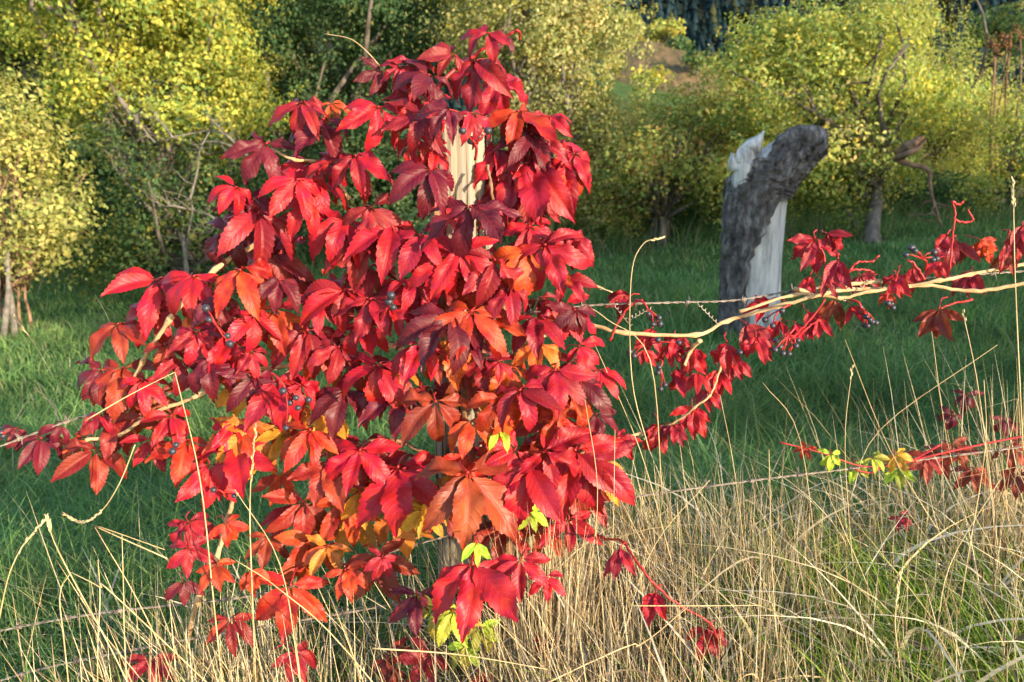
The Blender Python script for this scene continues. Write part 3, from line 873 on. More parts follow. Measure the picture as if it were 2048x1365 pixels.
# tall rank grass at the foot of the trees, colour dimmed to imitate shade
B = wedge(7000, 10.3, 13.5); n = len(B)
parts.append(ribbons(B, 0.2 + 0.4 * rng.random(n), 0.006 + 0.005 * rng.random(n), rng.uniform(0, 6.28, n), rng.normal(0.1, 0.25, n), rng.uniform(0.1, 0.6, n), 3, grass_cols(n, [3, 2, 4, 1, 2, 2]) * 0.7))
V, F, C = merge(parts)
tag(link('meadow_grass', arr_mesh('meadow_grass', V, F, M['grass'], C)), 'green meadow grass in shade beyond the fence', 'grass', kind='stuff')

# green grass of the verge
parts = []
n = 15000
y = rng.uniform(0.75, 2.0, n); x = rng.uniform(-1.4, 1.5, n)
B = np.stack([x, y, ground_z(x, y)], 1)
parts.append(ribbons(B, 0.10 + 0.22 * rng.random(n), 0.0025 + 0.003 * rng.random(n), rng.uniform(0, 6.28, n), rng.normal(0.1, 0.3, n), rng.uniform(0.1, 1.1, n), 4, grass_cols(n, [4, 4, 3, 4, 2, 1])))
n = 4600
y = rng.uniform(0.85, 1.5, n); x = 0.76 + 0.17 * rng.normal(size=n)
B = np.stack([x, y, ground_z(x, y)], 1)
c = grass_cols(n, [3, 3, 2], np.array([(0.18, 0.30, 0.05), (0.26, 0.36, 0.07), (0.11, 0.22, 0.04)]))
parts.append(ribbons(B, 0.14 + 0.24 * rng.random(n), 0.003 + 0.005 * rng.random(n), rng.normal(2.6, 0.9, n), rng.uniform(0.1, 0.6, n), rng.uniform(0.1, 0.9, n), 5, c))
V, F, C = merge(parts)
tag(link('verge_grass', arr_mesh('verge_grass', V, F, M['grass'], C)), 'fresh green grass growing along the verge at the fence foot', 'grass', kind='stuff')

# dry straw of the verge
ST = np.array([(0.82, 0.68, 0.42), (0.71, 0.56, 0.32), (0.48, 0.34, 0.18), (0.84, 0.75, 0.55), (0.22, 0.14, 0.08), (0.70, 0.61, 0.45)])
parts = []


def straw(n, xf, yf, h0, h1, w0, w1, lean, seg=5, curl=0.13, kinkp=0.12, wts=(5, 5, 3.5, 3, 2.5, 2), azm=None):
    x, y = xf(n), yf(n)
    B = np.stack([x, y, ground_z(x, y) - 0.01], 1)
    k = np.where(rng.random(n) < kinkp, rng.uniform(0.35, 0.85, n), 2.0)
    az = rng.normal(2.75, 1.15, n) if azm is None else rng.normal(azm, 1.0, n)
    h = h0 + (h1 - h0) * rng.random(n) ** 1.4
    w = w0 + (w1 - w0) * rng.random(n)
    c = grass_cols(n, wts, ST)
    wa = rng.uniform(0, 3.14, n)
    ln = np.abs(rng.normal(0, lean, n)); cu = rng.normal(0, curl, n)
    v1 = ribbons(B, h, w, az, ln, cu, seg, c, wid_az=wa, kink=k, taper=2.5)
    v2 = ribbons(B, h, w, az, ln, cu, seg, c, wid_az=wa + 1.57, kink=k, taper=2.5)   # crossed: a stem, not a strip
    parts.append(v1); parts.append(v2)


straw(6400, lambda n: rng.normal(0.34, 0.22, n), lambda n: rng.uniform(0.95, 1.70, n), 0.14, 0.42, 0.0016, 0.0034, 0.34, kinkp=0.22)
straw(900, lambda n: rng.uniform(0.65, 1.25, n), lambda n: rng.uniform(1.15, 1.8, n), 0.10, 0.40, 0.0014, 0.003, 0.36, kinkp=0.15)
straw(2200, lambda n: rng.uniform(0.05, 0.7, n), lambda n: rng.uniform(1.0, 1.8, n), 0.10, 0.36, 0.0014, 0.0032, 0.42, kinkp=0.25)
straw(130, lambda n: rng.uniform(0.1, 1.2, n), lambda n: rng.uniform(1.0, 1.8, n), 0.3, 0.56, 0.0012, 0.0024, 0.24)
straw(700, lambda n: rng.normal(1.06, 0.11, n), lambda n: rng.uniform(1.25, 1.8, n), 0.22, 0.62, 0.0014, 0.003, 0.26, azm=2.6, kinkp=0.2)
straw(1800, lambda n: rng.normal(-0.50, 0.15, n), lambda n: rng.uniform(0.95, 1.42, n), 0.12, 0.38, 0.0016, 0.0034, 0.5, kinkp=0.25)
straw(700, lambda n: rng.uniform(-0.4, 0.1, n), lambda n: rng.uniform(0.95, 1.35, n), 0.10, 0.30, 0.0016, 0.0034, 0.5, kinkp=0.25)
straw(60, lambda n: rng.uniform(-1.1, -0.1, n), lambda n: rng.uniform(1.0, 1.7, n), 0.2, 0.45, 0.0014, 0.0026, 0.35)
straw(500, lambda n: rng.normal(0.08, 0.05, n), lambda n: rng.uniform(1.2, 1.5, n), 0.25, 0.52, 0.0016, 0.0032, 0.10)
# wide dry leaves, curling over
n = 1200
x = np.where(rng.random(n) < 0.7, rng.uniform(0.0, 1.2, n), rng.uniform(-1.0, 0.0, n)); y = rng.uniform(0.95, 1.8, n)
B = np.stack([x, y, ground_z(x, y) + rng.uniform(0, 0.22, n) * (x > 0)], 1)
parts.append(ribbons(B, 0.10 + 0.22 * rng.random(n), 0.003 + 0.006 * rng.random(n), rng.uniform(0, 6.28, n), rng.uniform(0.1, 0.7, n), rng.uniform(0.4, 1.5, n), 7, grass_cols(n, [4, 3, 2, 5, 1, 4], ST)))
V, F, C = merge(parts)
tag(link('dry_grass', arr_mesh('dry_grass', V, F, M['straw'], C)), 'dense straw-coloured dry grass along the fence foot', 'dry grass', kind='stuff')


# single dry stalks that stand out: pixel polylines with a depth
def stalk(pts, Y, r=0.0013, head=0.0, label='', group=None, name='grass_stalk'):
    P = [at(x, y, Y + (i * 0.01)) for i, (x, y) in enumerate(pts)]
    b = P[0].copy(); g0 = gz(b.x, b.y)
    t = empty(name, (b.x, b.y, g0))
    tag(t, label, 'grass stalk', group)
    full = P
    if pts[0][1] > 1140 and len(P) > 1:                 # rooted below the frame: carry the stem down to the ground
        d = (P[0] - P[1]); d.x *= 0.7; d.y *= 0.7
        if d.z < -0.02:
            full = [P[0] + d * ((b.z - g0 + 0.01) / -d.z)] + P
    Q = smooth_path(full, 5) if len(full) > 2 else limb_path(full[0], full[1], 0.02, 6)
    m = MB(); m.tube(Q, list(np.linspace(r * 0.9, r * 0.42, len(Q))), 5)
    m.build('stem', M['stalk'], t)
    if head > 0:
        m = MB()
        L = len(Q); k0 = int(L * (1 - head))
        for i in range(k0, L - 1):
            for j in range(4):
                a = Q[i].lerp(Q[i + 1], j / 4); d = (Q[i + 1] - Q[i]).normalized()
                s = Vector((random.uniform(-1, 1), random.uniform(-1, 1), random.uniform(-.5, .5))); s = (s - d * s.dot(d)).normalized()
                e = a + d * 0.009 + s * 0.0028
                m.tube([a, a.lerp(e, .5) + s * 0.0006, e], [0.0006, 0.0014, 0.0003], 4)
        m.build('seed_head', M['stalk'], t)
    return t


M['stalk'] = noisy('straw_stalk', (0.44, 0.30, 0.14), (0.68, 0.55, 0.32), 14, rough=0.55, bump=0.1, c3=(0.58, 0.44, 0.23), spec=0.35)
SPEC = [
    ([(1298, 900), (1264, 760), (1262, 560), (1285, 490), (1325, 476)], 1.35, .0011, .18, 'thin dry grass stem with a hooked top beside the wire right of the creeper'),
    ([(1325, 1000), (1300, 720), (1215, 640), (1172, 610)], 1.36, .0012, 0, 'bent dry stem crossing the vine just right of the creeper'),
    ([(2046, 900), (2032, 600), (2028, 460), (2027, 358)], 1.3, .0012, .22, 'tall straight grass stalk with pale ear at the right edge'),
    ([(430, 1230), (400, 960), (350, 745)], 1.22, .0016, 0, 'long pale straw in front of the left creeper leaves, folded at its top'),
    ([(170, 842), (260, 790), (349, 745)], 1.22, .0013, 0, 'fallen half of the folded straw lying over the left wire'),
    ([(505, 1200), (500, 1000), (512, 850)], 1.2, .0016, .3, 'upright pale grass ear in front of the lower left creeper'),
    ([(255, 1365), (120, 1110), (95, 1035)], 1.15, .0014, .2, 'dry ear leaning over at the lower left corner'),
    ([(0, 1230), (35, 1110), (95, 1033)], 1.3, .0016, .35, 'thick dry grass ear at the left edge, pointing right'),
    ([(270, 890), (240, 965), (205, 1020), (165, 1045), (130, 1030)], 1.3, .0012, .5, 'drooping dry grass ear hanging below the orange leaf'),
    ([(340, 1120), (190, 1052), (330, 1100)], 1.25, .0012, 0, 'kinked dry straw below the left creeper leaves'),
    ([(300, 1250), (190, 1055)], 1.25, .0014, 0, 'slanting straw joined to the kinked one'),
    ([(110, 760), (70, 690), (27, 632)], 1.9, .0012, .35, 'pale green-yellow grass ear against the left meadow'),
    ([(222, 650), (208, 620), (190, 590)], 1.9, .0009, 0, 'thin grass tip in front of the dark left hedge'),
    ([(120, 850), (105, 810), (72, 778)], 1.75, .0018, .75, 'fluffy cream grass plume above the left wire'),
    ([(765, 140), (735, 105), (700, 78), (648, 68)], 1.42, .0013, 0, 'pale bent straw sticking out above the top left of the creeper'),
    ([(1225, 585), (1190, 573), (1165, 570)], 1.45, .0014, .8, 'cream grass ear poking out right of the creeper'),
    ([(1500, 1210), (1470, 950), (1440, 790)], 1.4, .001, 0, 'thin straw leaning left before the meadow'),
    ([(1710, 1200), (1690, 900), (1705, 730)], 1.4, .0011, .12, 'upright straw in the middle of the right verge'),
    ([(1640, 1200), (1600, 880), (1525, 765)], 1.4, .0011, 0, 'straw leaning left in the middle of the right verge'),
    ([(1900, 1100), (1780, 900), (1690, 680)], 1.45, .0011, 0, 'long straw slanting left across the right meadow'),
    ([(2000, 1150), (1960, 800), (1925, 620)], 1.35, .0013, .1, 'straw standing below the orange hanging leaf at right'),
    ([(1700, 1000), (1760, 860), (1995, 690)], 1.5, .001, 0, 'straw slanting right under the right vine'),
    ([(1930, 1150), (1970, 900), (1968, 760)], 1.3, .0014, 0, 'upright straw near the right edge'),
    ([(2000, 1200), (1905, 930), (1860, 640)], 1.5, .001, 0, 'faint straw rising to the orange leaf at right'),
    ([(1250, 1260), (1310, 1090), (1420, 960)], 1.2, .0012, 0, 'straw leaning right in front of the dense dry grass'),
    ([(745, 1297), (920, 1310), (1100, 1340)], 1.1, .0016, 0, 'nearly level straw lying across the bottom of the creeper'),
    ([(1260, 1212), (1420, 1212), (1520, 1211)], 1.15, .0011, 0, 'level straw lying before the red leaf in the dry grass'),
    ([(1170, 1330), (1280, 1290), (1375, 1215)], 1.1, .0016, 0, 'straw slanting up right at the bottom middle'),
    ([(1210, 1330), (1225, 1100), (1230, 860)], 1.3, .0011, 0, 'upright straw just right of the lower creeper'),
    ([(1180, 1180), (1195, 980), (1170, 800)], 1.28, .0011, 0, 'upright straw against the right side of the creeper'),
    ([(1345, 1130), (1280, 900), (1190, 690)], 1.36, .001, 0, 'straw slanting left toward the creeper'),
    ([(600, 1365), (560, 1130), (470, 980)], 1.15, .0012, 0, 'straw slanting left under the orange leaves'),
    ([(700, 1310), (560, 1180), (470, 1120)], 1.14, .0013, 0, 'straw lying low under the orange leaves'),
    ([(250, 1300), (247, 1180), (244, 1070)], 1.2, .0013, 0, 'upright straw in the lower left grass'),
    ([(130, 1300), (120, 1190), (142, 1145)], 1.2, .0015, 0, 'short folded straw at the lower left'),
    ([(255, 1215), (200, 1175), (142, 1145)], 1.2, .0014, 0, 'fallen half of the short folded straw at the lower left'),
    ([(195, 1330), (200, 1200), (196, 1120)], 1.2, .0015, 0, 'straw stub in the lower left grass'),
    ([(1870, 1290), (1900, 1130), (2000, 960)], 1.2, .0012, 0, 'straw leaning right in the green lower right corner'),
    ([(1800, 1360), (1790, 1240), (1803, 1140)], 1.1, .0016, .3, 'short pale grass ear in the green lower right corner'),
    ([(1560, 1365), (1545, 1150), (1538, 900)], 1.2, .0012, 0, 'long upright straw in the right dry grass'),
]
for s in SPEC:
    stalk(*s)


# ------------------------------------------------------------------ fence post and barbed wire
YF = 1.5
pc = at(924, 480, YF + 0.03)
post_base = Vector((pc.x, pc.y, gz(pc.x, pc.y)))
top_z = at(924, 236, YF + 0.03).z
t = empty('fence_post', post_base)
tag(t, 'weathered split wooden fence post wrapped in red creeper', 'fence post')
V, F = [], []
rows, S = 46, 72
gro = [random.uniform(0, 6.28) for _ in range(9)]
for i in range(rows + 1):
    z = -0.1 + (top_z - post_base.z + 0.1) * i / rows
    for k in range(S):
        a = 2 * math.pi * k / S
        r = 0.056 * (1 + 0.05 * math.sin(2 * a + 1) + 0.03 * math.sin(5 * a))
        for g_ in gro:
            d = (a - g_ - 0.05 * math.sin(z * 5 + g_) + math.pi) % (2 * math.pi) - math.pi
            r -= 0.007 * math.exp(-(d / 0.035) ** 2)
        r -= 0.0008 * math.sin(k * 2.1 + z * 3) + 0.0008 * math.sin(k * 5.3 - z * 2)
        zz = z
        if i == rows: zz += 0.006 * math.sin(3 * a) + random.uniform(-.006, .006); r *= 0.96
        V.append((r * math.cos(a), r * math.sin(a), zz))
for i in range(rows):
    for k in range(S):
        k2 = (k + 1) % S
        F.append((i * S + k, i * S + k2, (i + 1) * S + k2, (i + 1) * S + k))
V.append((0, 0, top_z - post_base.z - 0.004)); e = len(V) - 1
for k in range(S):
    F.append((rows * S + k, rows * S + (k + 1) % S, e, e))
m = MB(); m.add(V, F)
link('post_timber', m.mesh('post_timber', M['post'], smooth=False), t, loc=(0, 0, 0))
for (px, py) in ((905, 650), (912, 1068), (915, 1185)):
    p = at(px, py, YF - 0.03); m = MB()
    m.tube(smooth_path([p + Vector((-.006, .012, .012)), p + Vector((-.004, -.003, .01)), p + Vector((.004, -.003, -.01)), p + Vector((.006, .012, -.012))], 3), 0.0016, 5)
    m.build('staple', M['wire'], t)


def wire(pts, label):
    P = smooth_path([at(x, y, Y) for x, y, Y in pts], 10)
    t = empty('barbed_wire', P[0]); tag(t, label, 'barbed wire', 'strands of the fence')
    A = np.array([list(p) for p in P]); L = np.concatenate([[0], np.cumsum(np.linalg.norm(np.diff(A, axis=0), axis=1))])
    n = int(L[-1] / 0.004); S = np.linspace(0, L[-1], n)
    C = np.stack([np.interp(S, L, A[:, k]) for k in range(3)], 1)
    for ph in (0, math.pi):
        a = S * 2 * math.pi / 0.035 + ph
        Q = C + np.stack([0 * a, np.cos(a) * 0.0013, np.sin(a) * 0.0013], 1)
        m = MB(); m.tube(Q[::2], 0.0011, 5); m.build('wire_strand', M['wire'], t)
    s = 0.05
    while s < L[-1]:
        c = Vector([float(np.interp(s, L, A[:, k])) for k in range(3)])
        d = Vector([float(np.interp(s + .01, L, A[:, k])) for k in range(3)]) - c; d.normalize()
        m = MB()
        b0 = random.uniform(0, 6.28)
        for w in range(2):
            pts2 = []
            u = Vector((0, 0, 1)) - d * d.z; u.normalize(); v = d.cross(u)
            for k in range(15):
                an = b0 + w * 1.7 + k * 2 * math.pi * 2 / 14
                pts2.append(c + d * (0.0022 * (k / 7 - 1) + w * 0.004) + (u * math.cos(an) + v * math.sin(an)) * 0.0034)
            t0 = (pts2[0] - pts2[1]).normalized(); t1 = (pts2[-1] - pts2[-2]).normalized()
            pts2 = [pts2[0] + t0 * 0.014] + pts2 + [pts2[-1] + t1 * 0.014]
            m.tube(pts2, [0.0004] + [0.0011] * 15 + [0.0004], 4)
        m.build('barb', M['wire'], t)
        s += random.uniform(0.085, 0.105)
    return t


wire([(-120, 935, 1.42), (0, 893, 1.43), (170, 832, 1.44), (400, 773, 1.44), (700, 706, 1.45), (905, 650, 1.46)], 'upper barbed wire running left from the post among creeper leaves')
wire([(905, 650, 1.46), (1150, 614, 1.46), (1330, 606, 1.47), (1470, 601, 1.48), (1600, 580, 1.49), (1750, 566, 1.5), (1900, 553, 1.51), (2160, 536, 1.53)], 'upper barbed wire running right from the post beside the pale vine')
wire([(-120, 1290, 1.36), (0, 1262, 1.37), (205, 1226, 1.38), (485, 1195, 1.40), (650, 1154, 1.42), (790, 1102, 1.44), (912, 1068, 1.46)], 'lower barbed wire left of the post under the orange leaves')
wire([(912, 1068, 1.46), (1200, 1006, 1.49), (1480, 965, 1.5), (1700, 938, 1.51), (2160, 880, 1.53)], 'lower barbed wire right of the post in the dry grass')
wire([(-120, 1400, 1.3), (0, 1362, 1.31), (115, 1331, 1.32), (400, 1275, 1.36), (700, 1225, 1.41), (915, 1185, 1.46)], 'lowest barbed wire crossing the bottom left corner')


# ------------------------------------------------------------------ the creeper
def leaflet_mesh(name, fold, droop, wide, wave, twist, teeth=True, seed=0, curl=0.0):
    """unit-length leaflet: base at the origin, tip along +X, upper face +Z, coarse teeth on the outer half"""
    r = random.Random(seed)
    rows = 24; half = 4
    V, UV, F = [], [], []
    # curved midrib
    xs_, zs_ = [0.0], [0.0]
    for i in range(rows):
        t = (i + 0.5) / rows
        a = -droop * (t ** 1.2)
        xs_.append(xs_[-1] + math.cos(a) / rows); zs_.append(zs_[-1] + math.sin(a) / rows)
    side = r.uniform(-0.10, 0.10)
    for i in range(rows + 1):
        t = i / rows
        w = wide * (math.sin(math.pi * min(1, (t * 0.97 + 0.015)) ** 0.92) ** 0.85)
        if t > 0.74: w *= 1 - 0.42 * ((t - 0.74) / 0.26) ** 1.3
        if t < 0.16: w *= 0.12 + 0.88 * (t / 0.16) ** 1.4
        if i == rows: w = 0.002
        yc = side * math.sin(math.pi * t) * 0.5
        tw = twist * t
        for k in range(-half, half + 1):
            f = k / half
            ww = w
            dx = 0.0
            if teeth and abs(k) == half and 0.22 < t < 0.98:
                tooth = (i % 2)
                ww = w * (1.0 + (0.075 if tooth else -0.04)); dx = 0.018 if tooth else -0.006
            y = f * ww
            z = abs(f) * w * math.tan(fold) * (1 - 0.35 * abs(f) * (1 if curl >= 0 else 0)) - curl * (abs(f) ** 2.2) * w
            z += wave * math.sin(t * 14 + (2.0 if f > 0 else 0.4)) * abs(f) * 0.06 * (1 if abs(k) > 1 else 0.3)
            y2 = y * math.cos(tw) - z * math.sin(tw); z2 = y * math.sin(tw) + z * math.cos(tw)
            V.append((xs_[i] + dx, yc + y2, zs_[i] + z2)); UV.append((t, 0.5 + 0.5 * f))
    nr = 2 * half + 1
    for i in range(rows):
        for k in range(nr - 1):
            F.append((i * nr + k, (i + 1) * nr + k, (i + 1) * nr + k + 1, i * nr + k + 1))
    me = bpy.data.meshes.new(name)
    me.from_pydata(V, [], [f[::-1] for f in F])
    uvl = me.uv_layers.new(name='UVMap')
    for lp in me.loops:
        uvl.data[lp.index].uv = UV[lp.vertex_index]
    me.polygons.foreach_set('use_smooth', np.ones(len(me.polygons), bool))
    me.materials.append(M['leaf'])
    me.update()
    return me


LV = []
rs = random.Random(5)
for i in range(44):
    LV.append(leaflet_mesh('leaflet', R_(rs.uniform(18, 56)), R_(rs.uniform(55, 120)), rs.uniform(0.142, 0.178), rs.uniform(0.2, 1.0), R_(rs.uniform(-22, 22)), seed=i, curl=rs.choice([0, 0, 0.2, 0.4])))
LV_MID = [leaflet_mesh('leaflet', R_(rs.uniform(14, 48)), R_(rs.uniform(15, 70)), rs.uniform(0.16, 0.205), rs.uniform(0.2, 1.0), R_(rs.uniform(-20, 20)), seed=100 + i, curl=rs.choice([0, 0, 0.3])) for i in range(20)]
LV_FLAT = [leaflet_mesh('leaflet', R_(rs.uniform(20, 50)), R_(rs.uniform(-5, 45)), rs.uniform(0.15, 0.20), rs.uniform(0.2, 1.0), R_(rs.uniform(-25, 25)), seed=70 + i) for i in range(14)]
LV_SHRIV = [leaflet_mesh('leaflet', R_(rs.uniform(40, 62)), R_(rs.uniform(70, 120)), rs.uniform(0.19, 0.24), 1.8, R_(rs.uniform(-70, 70)), seed=40 + i, curl=0.3) for i in range(5)]


def petiole_mesh(seed):
    r = random.Random(seed)
    m = MB()
    P = smooth_path([Vector((0, 0, 0)), Vector((-0.18, r.uniform(-.05, .05), -0.16)), Vector((-0.36, r.uniform(-.1, .1), -0.42)), Vector((-0.45, r.uniform(-.15, .15), -0.72))], 4)
    m.tube(P, list(np.linspace(0.017, 0.022, len(P))), 6)
    m.ball((0, 0, -0.005), 0.028, 7, 4)
    return m.mesh('leaf', M['petiole'])
PET = [petiole_mesh(i) for i in range(6)]

PALC = {'R': (0.45, 0.007, 0.018), 'C': (0.33, 0.008, 0.022), 'D': (0.13, 0.007, 0.020), 'O': (0.50, 0.050, 0.012), 'B': (0.28, 0.034, 0.014),
        'Y': (0.62, 0.22, 0.025), 'G': (0.36, 0.46, 0.035), 'M': (0.29, 0.013, 0.020)}
creeper = empty('virginia_creeper', post_base + Vector((0.02, -0.05, 0)))
tag(creeper, 'mass of scarlet five-fingered creeper leaves climbing over the fence post and wires', 'creeper')
runner = empty('creeper_runner', at(1760, 940, 1.5)); 
tag(runner, 'low trailing creeper shoot with yellow-green and brown leaves in the right dry grass', 'creeper')
ANG5 = (0, 44, -44, 100, -100)
LEN5 = (1.0, 0.95, 0.95, 0.72, 0.72)


def leaf(px, py, size, roll=0.0, colr='R', T=None, W=None, Y=None, dY=0.0, nl=5, spread=1.0, parent=None, shriv=0.0, rnd=None, flat=False):
    r = rnd or random
    parent = parent or creeper
    if Y is None:
        Y = 1.47 - 0.17 * math.exp(-((px - 965) / 240.0) ** 2) * (1 if 150 < py < 1250 else 0.5) - 0.10 * math.exp(-((px - 480) / 220.0) ** 2) + dY + r.uniform(-0.025, 0.025)
        if 985 < px < 1200 and py < 420: Y = 1.50 + r.uniform(-.02, .02)
        if py > 1080: Y -= 0.13
        if px > 1230: Y = (1.46 if py < 1080 else 1.17) + dY + r.uniform(-0.04, 0.04)
    hub = at(px, py, Y)
    c = (CAM - hub).normalized()
    T = r.uniform(18, 46) if T is None else T
    W = r.uniform(-22, 28) if W is None else W
    n = (c + UPV * math.tan(R_(T)) + RT * math.tan(R_(W))).normalized()
    a = R_(roll)
    mdir = -UPV * math.cos(a) + RT * math.sin(a)
    mdir = (mdir - n * mdir.dot(n)).normalized()
    yd = n.cross(mdir)
    Lm = size * mpp(hub) * (r.uniform(1.10, 1.26) if py > 860 or flat else r.uniform(1.04, 1.30))
    mat = Matrix((( mdir.x, yd.x, n.x, hub.x), (mdir.y, yd.y, n.y, hub.y), (mdir.z, yd.z, n.z, hub.z), (0, 0, 0, 1)))
    lf = bpy.data.objects.new('leaf', r.choice(PET)); col.objects.link(lf)
    lf.parent = parent
    lf.matrix_basis = Matrix.Translation(-Vector(parent.location)) @ mat @ Matrix.Scale(Lm, 4)
    base = PALC[colr]
    hv = r.uniform(-1, 1)
    for i in range(nl):
        ang = ANG5[i] * spread + r.uniform(-7, 7)
        ln = LEN5[i] * r.uniform(0.88, 1.08)
        tilt = r.uniform(-14, 14)
        me = r.choice(LV_SHRIV) if r.random() < shriv else r.choice(LV_FLAT if flat else (LV_MID if py > 860 or r.random() < 0.25 else LV))
        o = bpy.data.objects.new('leaflet', me); col.objects.link(o)
        o.parent = lf
        o.matrix_basis = Matrix.Rotation(R_(ang), 4, 'Z') @ Matrix.Rotation(R_(tilt), 4, 'Y') @ Matrix.Rotation(R_(r.uniform(-12, 12)), 4, 'X') @ Matrix.Translation((0.035, 0, 0)) @ Matrix.Diagonal((ln, ln * r.uniform(0.92, 1.1), ln, 1))
        k = r.uniform(0.62, 1.12)
        g_ = 1 + 0.35 * hv + r.uniform(-.2, .3)
        o.color = (min(.9, base[0] * k), min(.8, base[1] * k * g_), base[2] * k, 1)
    return lf


